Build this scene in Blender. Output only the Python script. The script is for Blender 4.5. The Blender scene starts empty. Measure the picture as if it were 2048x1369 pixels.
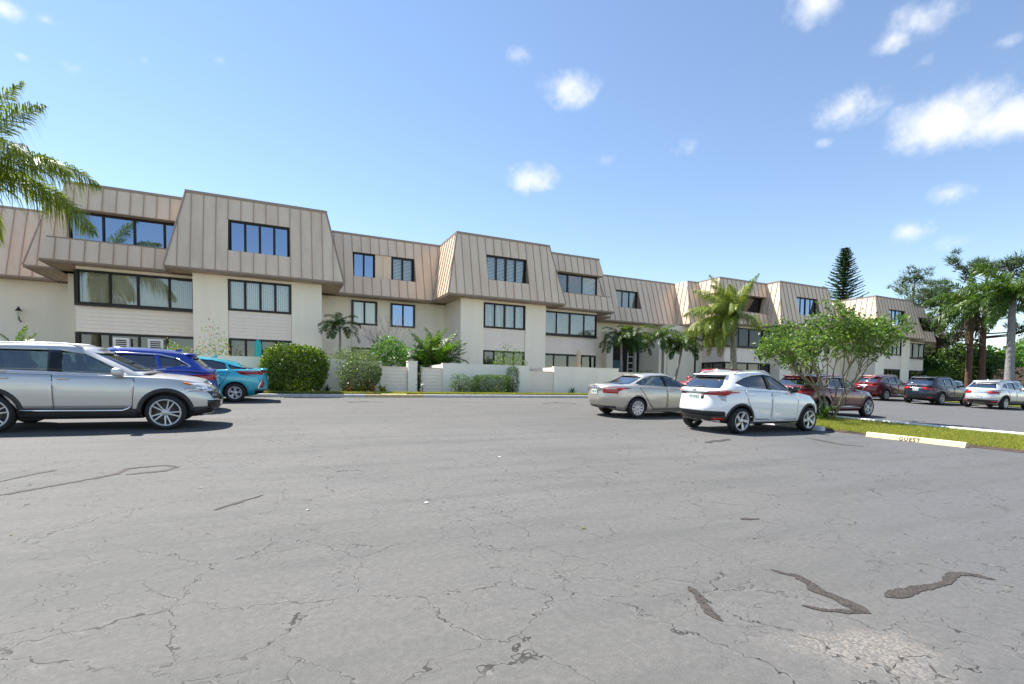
import bpy, bmesh, math, random
from mathutils import Vector, Matrix
from mathutils.bvhtree import BVHTree
R = math.radians
scene = bpy.context.scene
col = scene.collection

# ------------------------------------------------------------------ camera
# world axes follow the apartment building: +X runs along its front, +Y into it
cd = bpy.data.cameras.new('camera')
cam = bpy.data.objects.new('camera', cd); col.objects.link(cam)
scene.camera = cam
cd.sensor_width = 36.0
cd.lens = 993.85 / 2048 * 36
cd.shift_y = 0.0647
cd.clip_start = 0.05; cd.clip_end = 3000
YAW, PIT, ROL = 0.4429, 0.0453, 0.0141
cam.matrix_world = (Matrix.Translation((0, 0, 1.25)) @ Matrix.Rotation(-YAW, 4, 'Z')
                    @ Matrix.Rotation(math.pi / 2 - PIT, 4, 'X') @ Matrix.Rotation(ROL, 4, 'Z'))

# ------------------------------------------------------------------ world
SUN_DIR = Vector((-0.30, 0.44, 0.85)).normalized()      # towards the sun
SUN_EL = math.asin(SUN_DIR.z); SUN_AZ = math.atan2(SUN_DIR.x, SUN_DIR.y)
SKY_STRENGTH, SUN_STRENGTH, EXPOSURE = 0.070, 3.7, 1.62
w = bpy.data.worlds.new('World'); scene.world = w; w.use_nodes = True
nt = w.node_tree; nt.nodes.clear()
def wn(t, **k):
    n = nt.nodes.new(t)
    for a, b in k.items(): setattr(n, a, b)
    return n
out = wn('ShaderNodeOutputWorld'); bg = wn('ShaderNodeBackground')
sky = wn('ShaderNodeTexSky', sky_type='NISHITA', sun_disc=False)
sky.sun_elevation = SUN_EL; sky.sun_rotation = SUN_AZ
sky.air_density = 1.0; sky.dust_density = 0.0; sky.ozone_density = 0.7; sky.altitude = 0
bg.inputs['Strength'].default_value = SKY_STRENGTH
# fair weather clouds: ellipsoids of cover in the sky's own directions, broken up by noise
tc = wn('ShaderNodeTexCoord')
noi = wn('ShaderNodeTexNoise'); noi.inputs['Scale'].default_value = 16; noi.inputs['Detail'].default_value = 5
noi.inputs['Roughness'].default_value = 0.62
nt.links.new(tc.outputs['Generated'], noi.inputs['Vector'])
# azimuth (deg, clockwise from +Y), elevation, half width, half height (deg), cover
CLOUDS = [(27.19, 22.21, 2.67, 1.49, 1), (31.0, 30.21, 2.85, 1.52, 0.95), (25.19, 32.72, 1.33, 0.58, 0.6), (-4.87, 28.48, 0.88, 0.53, 0.6),
          (-10.67, 26.88, 0.92, 0.46, 0.6), (-15.58, 24.63, 1.12, 0.36, 0.45), (-18.6, 24.3, 0.55, 0.28, 0.4), (-19.63, 26.87, 1.3, 0.75, 1),
          (-17.21, 27.23, 0.61, 0.43, 0.5), (55.4, 33.04, 2.57, 0.71, 0.95), (63.61, 29.72, 2.44, 1.04, 0.7), (61.74, 28.9, 1.54, 0.75, 0.65),
          (58.59, 24.89, 2.74, 1.52, 0.9), (65.79, 22.28, 4.09, 1.98, 1.2), (69.2, 21.1, 3.18, 1.97, 1.2), (63.3, 14.08, 1.85, 0.93, 0.8),
          (66.61, 12.54, 1.45, 0.51, 0.6), (66.22, 16.52, 1.64, 0.5, 0.6), (43.58, 24.17, 1.49, 0.47, 0.35), (63.76, 26.75, 0.88, 0.3, 0.4),
          (69.23, 26.19, 0.9, 0.42, 0.45), (56.7, 22.58, 0.73, 0.4, 0.4), (35.4, 23.91, 1.08, 0.3, 0.3)]
rc = random.Random(5)
for k in range(15):                                     # the same fair weather cumulus round the rest of the sky
    CLOUDS.append((90 + k * 17.5 + rc.uniform(-6, 6), (16, 30, 46)[k % 3] + rc.uniform(-4, 4), rc.uniform(4, 9), rc.uniform(2, 4.5), rc.uniform(.8, 1.2)))
sp = wn('ShaderNodeSeparateXYZ'); nt.links.new(tc.outputs['Generated'], sp.inputs[0])
at = wn('ShaderNodeMath', operation='ARCTAN2'); nt.links.new(sp.outputs['X'], at.inputs[0]); nt.links.new(sp.outputs['Y'], at.inputs[1])
as_ = wn('ShaderNodeMath', operation='ARCSINE'); nt.links.new(sp.outputs['Z'], as_.inputs[0])
as2 = wn('ShaderNodeMath', operation='MULTIPLY'); nt.links.new(as_.outputs[0], as2.inputs[0]); as2.inputs[1].default_value = 1.9
cmb = wn('ShaderNodeCombineXYZ'); nt.links.new(at.outputs[0], cmb.inputs['X']); nt.links.new(as2.outputs[0], cmb.inputs['Y'])
prev = None
for az, el, hw, hh, cv in CLOUDS:
    ds = wn('ShaderNodeVectorMath', operation='DISTANCE'); nt.links.new(cmb.outputs[0], ds.inputs[0])
    ds.inputs[1].default_value = (R((az + 180) % 360 - 180), R(el) * 1.9, 0)
    mr = wn('ShaderNodeMath', operation='MULTIPLY_ADD'); nt.links.new(ds.outputs['Value'], mr.inputs[0])
    mr.inputs[1].default_value = -cv / (R(max(hw / math.cos(R(el)), hh * 1.9)) * 1.3); mr.inputs[2].default_value = cv
    if prev is None: prev = mr.outputs[0]
    else:
        mx = wn('ShaderNodeMath', operation='MAXIMUM'); nt.links.new(prev, mx.inputs[0]); nt.links.new(mr.outputs[0], mx.inputs[1]); prev = mx.outputs[0]
nm = wn('ShaderNodeMath', operation='MULTIPLY_ADD'); nt.links.new(noi.outputs['Fac'], nm.inputs[0]); nm.inputs[1].default_value = 2.1
nt.links.new(prev, nm.inputs[2])
thr = wn('ShaderNodeMapRange', interpolation_type='SMOOTHSTEP')
thr.inputs['From Min'].default_value = 1.12; thr.inputs['From Max'].default_value = 2.25
thr.inputs['To Max'].default_value = 0.8
nt.links.new(nm.outputs[0], thr.inputs['Value'])
gate = wn('ShaderNodeMapRange'); gate.inputs['From Min'].default_value = 0.0; gate.inputs['From Max'].default_value = 0.18
nt.links.new(prev, gate.inputs['Value'])
gm = wn('ShaderNodeMath', operation='MULTIPLY'); nt.links.new(thr.outputs[0], gm.inputs[0]); nt.links.new(gate.outputs[0], gm.inputs[1])
mixc = wn('ShaderNodeMix', data_type='RGBA'); nt.links.new(gm.outputs[0], mixc.inputs['Factor'])
nt.links.new(sky.outputs['Color'], mixc.inputs['A']); mixc.inputs['B'].default_value = (5.6, 5.6, 5.7, 1)
nt.links.new(mixc.outputs['Result'], bg.inputs['Color'])
nt.links.new(bg.outputs[0], out.inputs['Surface'])

sd = bpy.data.lights.new('sun', 'SUN'); sd.energy = SUN_STRENGTH; sd.angle = R(0.53); sd.color = (1, 0.955, 0.88)
sun = bpy.data.objects.new('sun', sd); col.objects.link(sun)
sun.rotation_euler = SUN_DIR.to_track_quat('Z', 'Y').to_euler()
scene.view_settings.view_transform = 'Standard'; scene.view_settings.look = 'None'
scene.view_settings.exposure = EXPOSURE; scene.view_settings.gamma = 1
scene.render.engine = 'CYCLES'
scene.cycles.max_bounces = 8; scene.cycles.transparent_max_bounces = 12
scene.cycles.sample_clamp_indirect = 6

# ------------------------------------------------------------------ helpers
class MB:
    def __init__(s): s.v = []; s.f = []; s.m = []; s.sm = []
    def add(s, vs, fs, m=0, smooth=False):
        b = len(s.v); s.v += [tuple(v) for v in vs]
        for f in fs: s.f.append(tuple(b + i for i in f)); s.m.append(m); s.sm.append(smooth)
        return s
    def box(s, x0, x1, y0, y1, z0, z1, m=0):
        return s.add([(x0,y0,z0),(x1,y0,z0),(x1,y1,z0),(x0,y1,z0),(x0,y0,z1),(x1,y0,z1),(x1,y1,z1),(x0,y1,z1)],
              [(0,3,2,1),(4,5,6,7),(0,1,5,4),(1,2,6,5),(2,3,7,6),(3,0,4,7)], m)
    def prism(s, poly, ext, m=0):           # poly: 3D loop, ext: vector
        n = len(poly); e = Vector(ext)
        vs = [Vector(p) for p in poly]; vs += [v + e for v in vs]
        fs = [tuple(range(n - 1, -1, -1)), tuple(range(n, 2 * n))] + [(i, (i + 1) % n, n + (i + 1) % n, n + i) for i in range(n)]
        return s.add(vs, fs, m)
    def tube(s, pts, rad, n=8, m=0, smooth=True, cap=True):
        pts = [Vector(p) for p in pts]; k = len(pts)
        if not hasattr(rad, '__len__'): rad = [rad] * k
        b = len(s.v); up = Vector((0, 0, 1))
        for i, p in enumerate(pts):
            d = (pts[min(i + 1, k - 1)] - pts[max(i - 1, 0)]).normalized()
            a = d.cross(up if abs(d.z) < .95 else Vector((1, 0, 0))).normalized(); c = a.cross(d)
            for j in range(n):
                t = 2 * math.pi * j / n
                s.v.append(tuple(p + (a * math.cos(t) + c * math.sin(t)) * rad[i]))
        for i in range(k - 1):
            for j in range(n):
                s.f.append((b + i*n + j, b + i*n + (j+1) % n, b + (i+1)*n + (j+1) % n, b + (i+1)*n + j)); s.m.append(m); s.sm.append(smooth)
        if cap:
            s.f.append(tuple(b + j for j in range(n - 1, -1, -1))); s.m.append(m); s.sm.append(False)
            s.f.append(tuple(b + (k-1)*n + j for j in range(n))); s.m.append(m); s.sm.append(False)
        return s
    def lathe(s, prof, n=32, axis='Y', c=(0,0,0), m=0, smooth=True):   # prof: (radius, height along axis), closed ring of profile points
        b = len(s.v); k = len(prof)
        for j in range(n):
            t = 2 * math.pi * j / n; ca, sa = math.cos(t), math.sin(t)
            for r, h in prof:
                p = {'Y': (r*ca, h, r*sa), 'Z': (r*ca, r*sa, h), 'X': (h, r*ca, r*sa)}[axis]
                s.v.append((p[0]+c[0], p[1]+c[1], p[2]+c[2]))
        for j in range(n):
            for i in range(k - 1):
                a0 = b + j*k + i; a1 = b + ((j+1) % n)*k + i
                s.f.append((a0, a1, a1 + 1, a0 + 1)); s.m.append(m); s.sm.append(smooth)
        return s
    def build(s, name, mats, parent=None, origin=None, fix=False):
        me = bpy.data.meshes.new(name)
        off = Vector((0, 0, 0))
        if origin is not None: off = Vector(origin)
        elif parent is not None: off = wloc(parent)
        me.from_pydata([(v[0]-off.x, v[1]-off.y, v[2]-off.z) for v in s.v], [], s.f)
        if not isinstance(mats, (list, tuple)): mats = [mats]
        for m in mats: me.materials.append(m)
        me.polygons.foreach_set('material_index', s.m); me.polygons.foreach_set('use_smooth', s.sm)
        if fix:
            bm = bmesh.new(); bm.from_mesh(me); bmesh.ops.remove_doubles(bm, verts=bm.verts, dist=1e-5)
            bmesh.ops.recalc_face_normals(bm, faces=bm.faces); bm.to_mesh(me); bm.free()
        me.update()
        o = bpy.data.objects.new(name, me); col.objects.link(o)
        if parent is not None:
            o.parent = parent
            if origin is not None: o.location = off - wloc(parent)
        elif origin is not None: o.location = off
        return o
def wloc(o):
    p = Vector(o.location)
    while o.parent: o = o.parent; p += Vector(o.location)
    return p
def empty(name, loc, parent=None, rz=0):
    o = bpy.data.objects.new(name, None); col.objects.link(o); o.empty_display_size = .3
    if parent is not None: o.parent = parent; o.location = Vector(loc) - wloc(parent)
    else: o.location = loc
    o.rotation_euler = (0, 0, rz); return o
def tag(o, label=None, cat=None, group=None, kind=None):
    if label: o['label'] = label
    if cat: o['category'] = cat
    if group: o['group'] = group
    if kind: o['kind'] = kind
    return o
def copy_tree(o, parent=None):
    c = o.copy(); col.objects.link(c); c.parent = parent
    for ch in [x for x in bpy.data.objects if x.parent == o]: copy_tree(ch, c)
    return c
def g(t):                                               # the lot climbs gently towards the building
    return 0.7 * min(1, max(0, (t - 3) / 17.5)) ** 1.6

# ------------------------------------------------------------------ materials
def mat(name):
    m = bpy.data.materials.new(name); m.use_nodes = True
    n = m.node_tree; p = n.nodes['Principled BSDF']
    return m, n, p
def node(n, t, **k):
    x = n.nodes.new(t)
    for a, b in k.items():
        if a.startswith('i_'): x.inputs[a[2:].replace('_', ' ')].default_value = b
        else: setattr(x, a, b)
    return x
def simple(name, c, rough=.6, metal=0, var=.08, scale=6., bump=0, bscale=60., spec=.5):
    m, n, p = mat(name)
    p.inputs['Roughness'].default_value = rough; p.inputs['Metallic'].default_value = metal
    p.inputs['Specular IOR Level'].default_value = spec
    tcn = node(n, 'ShaderNodeTexCoord')
    no = node(n, 'ShaderNodeTexNoise', i_Scale=scale, i_Detail=6., i_Roughness=.6)
    n.links.new(tcn.outputs['Object'], no.inputs['Vector'])
    mr = node(n, 'ShaderNodeMapRange'); mr.inputs['From Min'].default_value = .3; mr.inputs['From Max'].default_value = .7
    mr.inputs['To Min'].default_value = 1 - var; mr.inputs['To Max'].default_value = 1 + var
    n.links.new(no.outputs['Fac'], mr.inputs['Value'])
    vm = node(n, 'ShaderNodeVectorMath', operation='SCALE'); vm.inputs[0].default_value = c
    n.links.new(mr.outputs[0], vm.inputs['Scale']); n.links.new(vm.outputs[0], p.inputs['Base Color'])
    if bump:
        nb = node(n, 'ShaderNodeTexNoise', i_Scale=bscale, i_Detail=4.)
        n.links.new(tcn.outputs['Object'], nb.inputs['Vector'])
        b = node(n, 'ShaderNodeBump', i_Strength=bump, i_Distance=.02)
        n.links.new(nb.outputs['Fac'], b.inputs['Height']); n.links.new(b.outputs[0], p.inputs['Normal'])
    return m
def leafmat(name, c1, c2, trans=.45, rough=.45):
    m, n, p = mat(name)
    geo = node(n, 'ShaderNodeNewGeometry'); mx = node(n, 'ShaderNodeMix', data_type='RGBA')
    n.links.new(geo.outputs['Random Per Island'], mx.inputs['Factor'])
    mx.inputs['A'].default_value = (*c1, 1); mx.inputs['B'].default_value = (*c2, 1)
    n.links.new(mx.outputs['Result'], p.inputs['Base Color']); p.inputs['Roughness'].default_value = rough
    tr = node(n, 'ShaderNodeBsdfTranslucent'); sh = node(n, 'ShaderNodeMixShader', i_Fac=trans)
    vm = node(n, 'ShaderNodeVectorMath', operation='MULTIPLY'); vm.inputs[1].default_value = (1.25, 1.25, .7)
    n.links.new(mx.outputs['Result'], vm.inputs[0]); n.links.new(vm.outputs[0], tr.inputs['Color'])
    n.links.new(p.outputs[0], sh.inputs[1]); n.links.new(tr.outputs[0], sh.inputs[2])
    n.links.new(sh.outputs[0], n.nodes['Material Output'].inputs['Surface'])
    return m
def glassmat(name, tint, refl, gl=(1, 1, 1)):
    m, n, p = mat(name)
    t = node(n, 'ShaderNodeBsdfTransparent'); t.inputs['Color'].default_value = (*tint, 1)
    gs = node(n, 'ShaderNodeBsdfGlossy', i_Roughness=.015); gs.inputs['Color'].default_value = (*gl, 1)
    lw = node(n, 'ShaderNodeLayerWeight', i_Blend=.25)
    mr = node(n, 'ShaderNodeMapRange'); mr.inputs['To Min'].default_value = refl; mr.inputs['To Max'].default_value = 1
    n.links.new(lw.outputs['Fresnel'], mr.inputs['Value'])
    sh = node(n, 'ShaderNodeMixShader'); n.links.new(mr.outputs[0], sh.inputs['Fac'])
    n.links.new(t.outputs[0], sh.inputs[1]); n.links.new(gs.outputs[0], sh.inputs[2])
    n.links.new(sh.outputs[0], n.nodes['Material Output'].inputs['Surface'])
    return m
M = {}
def wallmat(name, c):
    m, n, p = mat(name)
    tcn = node(n, 'ShaderNodeTexCoord')
    mp = node(n, 'ShaderNodeMapping'); mp.inputs['Scale'].default_value = (1.2, 1.2, .12); n.links.new(tcn.outputs['Object'], mp.inputs[0])
    no = node(n, 'ShaderNodeTexNoise', i_Scale=2.2, i_Detail=7., i_Roughness=.65); n.links.new(mp.outputs[0], no.inputs['Vector'])
    mr = node(n, 'ShaderNodeMapRange'); mr.inputs['From Min'].default_value = .3; mr.inputs['From Max'].default_value = .75
    mr.inputs['To Min'].default_value = 1.02; mr.inputs['To Max'].default_value = .94
    n.links.new(no.outputs['Fac'], mr.inputs['Value'])
    vm = node(n, 'ShaderNodeVectorMath', operation='SCALE'); vm.inputs[0].default_value = c
    n.links.new(mr.outputs[0], vm.inputs['Scale']); n.links.new(vm.outputs[0], p.inputs['Base Color'])
    p.inputs['Roughness'].default_value = .85
    nb = node(n, 'ShaderNodeTexNoise', i_Scale=45., i_Detail=4.); n.links.new(tcn.outputs['Object'], nb.inputs['Vector'])
    b = node(n, 'ShaderNodeBump', i_Strength=.25, i_Distance=.01); n.links.new(nb.outputs['Fac'], b.inputs['Height']); n.links.new(b.outputs[0], p.inputs['Normal'])
    return m
M['stucco'] = wallmat('stucco', (.94, .86, .71))
M['garden_wall'] = wallmat('garden wall', (.92, .85, .76))
M['board'] = wallmat('painted board', (.90, .80, .70))
M['bronze'] = simple('bronze frame', (.022, .018, .016), .45, .3)
M['dark_trim'] = simple('dark trim', (.045, .035, .032), .6)
M['soffit'] = simple('soffit', (.46, .34, .25), .7)
M['dark'] = simple('dark interior', (.02, .018, .016), .9)
M['blinds'] = simple('blinds', (.88, .86, .78), .7)
M['blinds_dim'] = simple('linen blinds', (.62, .56, .43), .7)
M['shutter'] = simple('shutter', (.8, .8, .78), .5)
M['pane'] = glassmat('window glass', (.92, .94, .92), .08)
M['pane_blue'] = glassmat('blue reflection glass', (.06, .09, .12), .42, (.62, .76, 1))  # reflection colour tinted blue to deepen the mirrored sky
M['pane_black'] = glassmat('unlit window glass', (.22, .21, .19), .03)
M['pane_dark'] = glassmat('dim window glass', (.5, .51, .48), .07)
# standing seam metal, sun-faded tan brown
m, n, p = mat('seam metal'); M['metal'] = m
tcn = node(n, 'ShaderNodeTexCoord'); oi = node(n, 'ShaderNodeObjectInfo')
mp = node(n, 'ShaderNodeMapping'); mp.inputs['Scale'].default_value = (1.5, 1.5, .25); n.links.new(tcn.outputs['Object'], mp.inputs[0])
no = node(n, 'ShaderNodeTexNoise', i_Scale=1.6, i_Detail=6., i_Roughness=.6); n.links.new(mp.outputs[0], no.inputs['Vector'])
mx = node(n, 'ShaderNodeMix', data_type='RGBA'); mx.inputs['A'].default_value = (.70, .52, .375, 1); mx.inputs['B'].default_value = (.80, .63, .47, 1)
mr = node(n, 'ShaderNodeMapRange'); mr.inputs['From Min'].default_value = .3; mr.inputs['From Max'].default_value = .7
ad = node(n, 'ShaderNodeMath', operation='MULTIPLY_ADD'); ad.inputs[1].default_value = .22
n.links.new(oi.outputs['Random'], ad.inputs[0]); n.links.new(no.outputs['Fac'], ad.inputs[2]); n.links.new(ad.outputs[0], mr.inputs['Value'])
n.links.new(mr.outputs[0], mx.inputs['Factor']); n.links.new(mx.outputs['Result'], p.inputs['Base Color'])
p.inputs['Roughness'].default_value = .48; p.inputs['Metallic'].default_value = .15
M['seam'] = simple('dark seam rib', (.40, .29, .21), .6)  # ribs between roof panels, darker brown than the panel faces
M['coping'] = simple('coping metal', (.33, .25, .195), .5, .2)
# ------------------------------------------------------------------ ground
def asphalt():
    m, n, p = mat('asphalt')
    tcn = node(n, 'ShaderNodeTexCoord'); P = tcn.outputs['Object']; lk = n.links.new
    def noise(scale, detail=3., rough=.6, vec=None, dist=0.):
        x = node(n, 'ShaderNodeTexNoise', i_Scale=scale, i_Detail=detail, i_Roughness=rough); lk(vec or P, x.inputs['Vector']); return x.outputs['Fac']
    def rng(v, a, b, c, d, sm=True):
        x = node(n, 'ShaderNodeMapRange'); x.interpolation_type = 'SMOOTHSTEP' if sm else 'LINEAR'
        for i, q in zip(('From Min', 'From Max', 'To Min', 'To Max'), (a, b, c, d)): x.inputs[i].default_value = q
        lk(v, x.inputs['Value']); return x.outputs[0]
    def math2(op, a, b=None, c=None):
        x = node(n, 'ShaderNodeMath', operation=op)
        for i, q in enumerate((a, b, c)):
            if q is None: continue
            if isinstance(q, (int, float)): x.inputs[i].default_value = q
            else: lk(q, x.inputs[i])
        return x.outputs[0]
    def mixc(f, a, b):
        x = node(n, 'ShaderNodeMix', data_type='RGBA'); 
        if isinstance(f, (int, float)): x.inputs['Factor'].default_value = f
        else: lk(f, x.inputs['Factor'])
        for q, nm in ((a, 'A'), (b, 'B')):
            if isinstance(q, tuple): x.inputs[nm].default_value = (*q, 1)
            else: lk(q, x.inputs[nm])
        return x.outputs['Result']
    # broad tone: worn sealer, warmer and paler where it is dusty, bluer towards the front right
    base = mixc(rng(noise(.12, 3., .6), .38, .62, 0, 1), (.124, .120, .113), (.150, .145, .137))
    sx = node(n, 'ShaderNodeSeparateXYZ'); lk(P, sx.inputs[0])
    cool_side = rng(math2('ADD', math2('SUBTRACT', sx.outputs['X'], sx.outputs['Y']), math2('MULTIPLY', noise(.5), 3.)), 1.5, 6., 0, 1)
    base = mixc(cool_side, base, (.112, .114, .122))
    st = node(n, 'ShaderNodeMapping'); st.inputs['Scale'].default_value = (.16, 1.1, 1); st.inputs['Rotation'].default_value = (0, 0, .35); lk(P, st.inputs[0])
    base = mixc(rng(noise(1.6, 4., .65, st.outputs[0]), .42, .68, 0, .6), base, (.078, .081, .077))
    base = mixc(rng(noise(3.1, 4., .7), .58, .85, 0, .22), base, (.158, .152, .143))
    base = mixc(rng(noise(22., 5., .75), .35, .68, .55, 0), base, (.070, .068, .066))
    base = mixc(rng(noise(.9, 5., .7), .5, .72, 0, .4), base, (.085, .084, .086))
    # stones in the surface
    vo = node(n, 'ShaderNodeTexVoronoi', i_Scale=95.); lk(P, vo.inputs['Vector'])
    sep = node(n, 'ShaderNodeSeparateColor'); lk(vo.outputs['Color'], sep.inputs[0])
    base = mixc(rng(sep.outputs[0], .1, .9, 0, .34, False), base, (.085, .083, .080))
    stone = math2('MULTIPLY', rng(sep.outputs[1], .86, .97, 0, 1), rng(noise(.8, 2.), .5, .75, .04, .3))
    base = mixc(stone, base, (.24, .23, .215))
    # a patch worn down to the pale stones, front right
    wx = math2('SUBTRACT', sx.outputs['X'], 2.55); wy = math2('SUBTRACT', sx.outputs['Y'], 1.38)
    r2 = math2('SQRT', math2('ADD', math2('POWER', math2('MULTIPLY', math2('ADD', wx, math2('MULTIPLY', wy, .4)), 1.5), 2), math2('POWER', math2('MULTIPLY', wy, 1.9), 2)))
    worn = rng(math2('ADD', r2, math2('MULTIPLY', noise(4., 3.), .9)), .62, 1.15, 1, 0)
    base = mixc(math2('MULTIPLY', worn, rng(sep.outputs[2], .4, .9, .12, .62)), base, (.27, .235, .20))
    # cracks: jittered cell borders, broken up so that they fade in and out
    dv = node(n, 'ShaderNodeTexNoise', i_Scale=2.2, i_Detail=4., i_Roughness=.7); lk(P, dv.inputs['Vector'])
    va = node(n, 'ShaderNodeVectorMath', operation='MULTIPLY_ADD'); lk(dv.outputs['Color'], va.inputs[0]); va.inputs[1].default_value = (.55, .55, 0); lk(P, va.inputs[2])
    flat = node(n, 'ShaderNodeVectorMath', operation='MULTIPLY'); lk(va.outputs[0], flat.inputs[0]); flat.inputs[1].default_value = (1, 1, 0)
    def cracks(scale, w0, cover, lo, hi):
        v = node(n, 'ShaderNodeTexVoronoi', feature='DISTANCE_TO_EDGE', i_Scale=scale); lk(flat.outputs[0], v.inputs['Vector'])
        d = math2('DIVIDE', v.outputs['Distance'], scale)
        gate = rng(noise(cover, 3., .6), lo, hi, 0, 1)
        width = math2('MULTIPLY', rng(noise(9., 2.), .3, .65, .3, 1.), w0)
        core = math2('MULTIPLY', rng(math2('DIVIDE', d, width), .6, 1., 1, 0), gate)
        rim = math2('MULTIPLY', rng(math2('DIVIDE', d, width), 1., 5., 1, 0), gate)
        return core, rim
    c1, r1 = cracks(1.15, .0050, .45, .38, .52); c2, r2_ = cracks(3.0, .0034, .8, .42, .54)
    core = math2('MAXIMUM', c1, math2('MULTIPLY', c2, .75)); rim = math2('MAXIMUM', r1, math2('MULTIPLY', r2_, .7))
    base = mixc(math2('MULTIPLY', rim, rng(noise(14., 2.), .45, .75, 0, .45)), base, (.21, .20, .19))
    base = mixc(math2('MULTIPLY', core, rng(noise(6., 2.), .32, .52, .35, 1.)), base, (.030, .028, .026))
    lk(base, p.inputs['Base Color'])
    p.inputs['Roughness'].default_value = .82; p.inputs['Specular IOR Level'].default_value = .35
    h = math2('SUBTRACT', math2('MULTIPLY', vo.outputs['Distance'], -.35), math2('MULTIPLY', core, 1.2))
    b = node(n, 'ShaderNodeBump', i_Strength=.55, i_Distance=.006); lk(h, b.inputs['Height']); lk(b.outputs[0], p.inputs['Normal'])
    return m
M['asphalt'] = asphalt()
def grassmat(name, a, b, c):
    m, n, p = mat(name); tcn = node(n, 'ShaderNodeTexCoord')
    no = node(n, 'ShaderNodeTexNoise', i_Scale=1.3, i_Detail=8., i_Roughness=.7); n.links.new(tcn.outputs['Object'], no.inputs['Vector'])
    cr = node(n, 'ShaderNodeValToRGB'); cr.color_ramp.elements[0].position = .35; cr.color_ramp.elements[1].position = .68
    cr.color_ramp.elements[0].color = (*a, 1); cr.color_ramp.elements[1].color = (*c, 1)
    e = cr.color_ramp.elements.new(.5); e.color = (*b, 1)
    n.links.new(no.outputs['Fac'], cr.inputs[0]); n.links.new(cr.outputs[0], p.inputs['Base Color']); p.inputs['Roughness'].default_value = .9
    return m
M['turf'] = grassmat('turf', (.09, .12, .018), (.17, .19, .03), (.26, .20, .07))
M['soil'] = grassmat('mulch', (.03, .02, .014), (.05, .033, .022), (.08, .055, .035))
M['concrete'] = simple('kerb concrete', (.52, .50, .47), .85, 0, .18, 5., .3)
M['kerb_yellow'] = simple('yellow kerb paint', (.55, .43, .22), .7, 0, .25, 8.)
M['kerb_white'] = simple('white kerb paint', (.78, .78, .75), .7, 0, .15, 8.)
M['path'] = simple('path concrete', (.45, .42, .38), .85, 0, .15, 3., .2)

def sheet(name, x0, x1, y0, y1, nx, ny, zf, m, kind='structure', skip=None):
    mb = MB(); 
    for j in range(ny + 1):
        for i in range(nx + 1):
            x = x0 + (x1 - x0) * i / nx; y = y0 + (y1 - y0) * j / ny
            mb.v.append((x, y, zf(x, y)))
    for j in range(ny):
        for i in range(nx):
            a = j * (nx + 1) + i; mb.f.append((a, a + 1, a + nx + 2, a + nx + 1)); mb.m.append(0); mb.sm.append(True)
    o = mb.build(name, m); tag(o, kind=kind); return o
sheet('ground', -900, 900, -400, 1400, 2, 2, lambda x, y: -.45, M['turf'])
sheet('parking_lot', -120, 150, -90, 20.5, 2, 442, lambda x, y: g(y), M['asphalt'])
sheet('planting_bed', -120, 31, 20.72, 60, 2, 2, lambda x, y: .86, M['soil'])
sheet('drive', 31, 150, 20.5, 75, 2, 2, lambda x, y: .70, M['asphalt'])
KERB = []
def kerb(name, x0, x1, y0, y1, zf, m, label):
    mb = MB(); n = max(2, int(max(x1 - x0, y1 - y0) / .5))
    prof = [(0, -.1), (0, .10), (.02, .125), (.18, .13), (.2, .11), (.2, -.1)]
    along_x = (x1 - x0) > (y1 - y0); k = len(prof)
    for i in range(n + 1):
        for a, z in prof:
            if along_x: x = x0 + (x1 - x0) * i / n; y = y0 + (y1 - y0) * a / .2
            else: y = y0 + (y1 - y0) * i / n; x = x0 + (x1 - x0) * a / .2
            mb.v.append((x, y, zf(y) + z))
    for i in range(n):
        for j in range(k - 1):
            a = i * k + j; mb.f.append((a, a + k, a + k + 1, a + 1)); mb.m.append(0); mb.sm.append(False)
    mb.f.append(tuple(range(k))); mb.m.append(0); mb.sm.append(False)
    mb.f.append(tuple(n * k + j for j in range(k))); mb.m.append(0); mb.sm.append(False)
    o = mb.build(name, m, fix=True); tag(o, kind='structure', label=label); return o
kerb('kerb', -60, 3.2, 20.5, 20.7, lambda t: .70, M['concrete'], 'pale concrete kerb along the garden walls')
kerb('kerb', 3.2, 5.6, 20.5, 20.7, lambda t: .70, M['kerb_yellow'], 'faded yellow painted stretch of kerb')
kerb('kerb', 5.6, 31, 20.5, 20.7, lambda t: .70, M['concrete'], 'pale concrete kerb beyond the yellow stretch')
# the island between the two rows of cars
ISL = (13.95, 18.2, -30, 13.6)
sheet('grass_island', ISL[0], ISL[1] - .1, ISL[2], ISL[3], 2, 180, lambda x, y: g(y) + .05, M['turf'])
mb = MB(); er = random.Random(8); n_ = 220; edge = [er.uniform(.02, .12) for _ in range(n_ + 1)]    # ragged earthen lip of the island
for i in range(n_ + 1):
    y = -30 + 43.6 * i / n_; mb.v += [(13.95 - edge[i], y, g(y) + .006), (13.97, y, g(y) + .056)]
for i in range(n_): mb.f.append((2*i, 2*i+1, 2*i+3, 2*i+2)); mb.m.append(0); mb.sm.append(False)
b0 = len(mb.v); mb.v += [(13.9, 13.75, g(13.75) + .004), (18.1, 13.75, g(13.75) + .004), (18.1, 13.58, g(13.58) + .056), (13.95, 13.58, g(13.58) + .056)]
mb.f.append((b0, b0+1, b0+2, b0+3)); mb.m.append(0); mb.sm.append(False)
tag(mb.build('soil_edge', M['soil']), 'brown earthen edge of the grass island', kind='structure')
kerb('kerb', 18.1, 18.3, -30, 13.7, g, M['kerb_white'], 'white painted kerb behind the grass island')
sheet('lawn', -4, 21, 20.72, 22.3, 40, 4, lambda x, y: .865, M['turf'])
sheet('far_lawn', 41.2, 45.0, -30, 20.4, 2, 200, lambda x, y: g(y) + .05, M['turf'])

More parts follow.
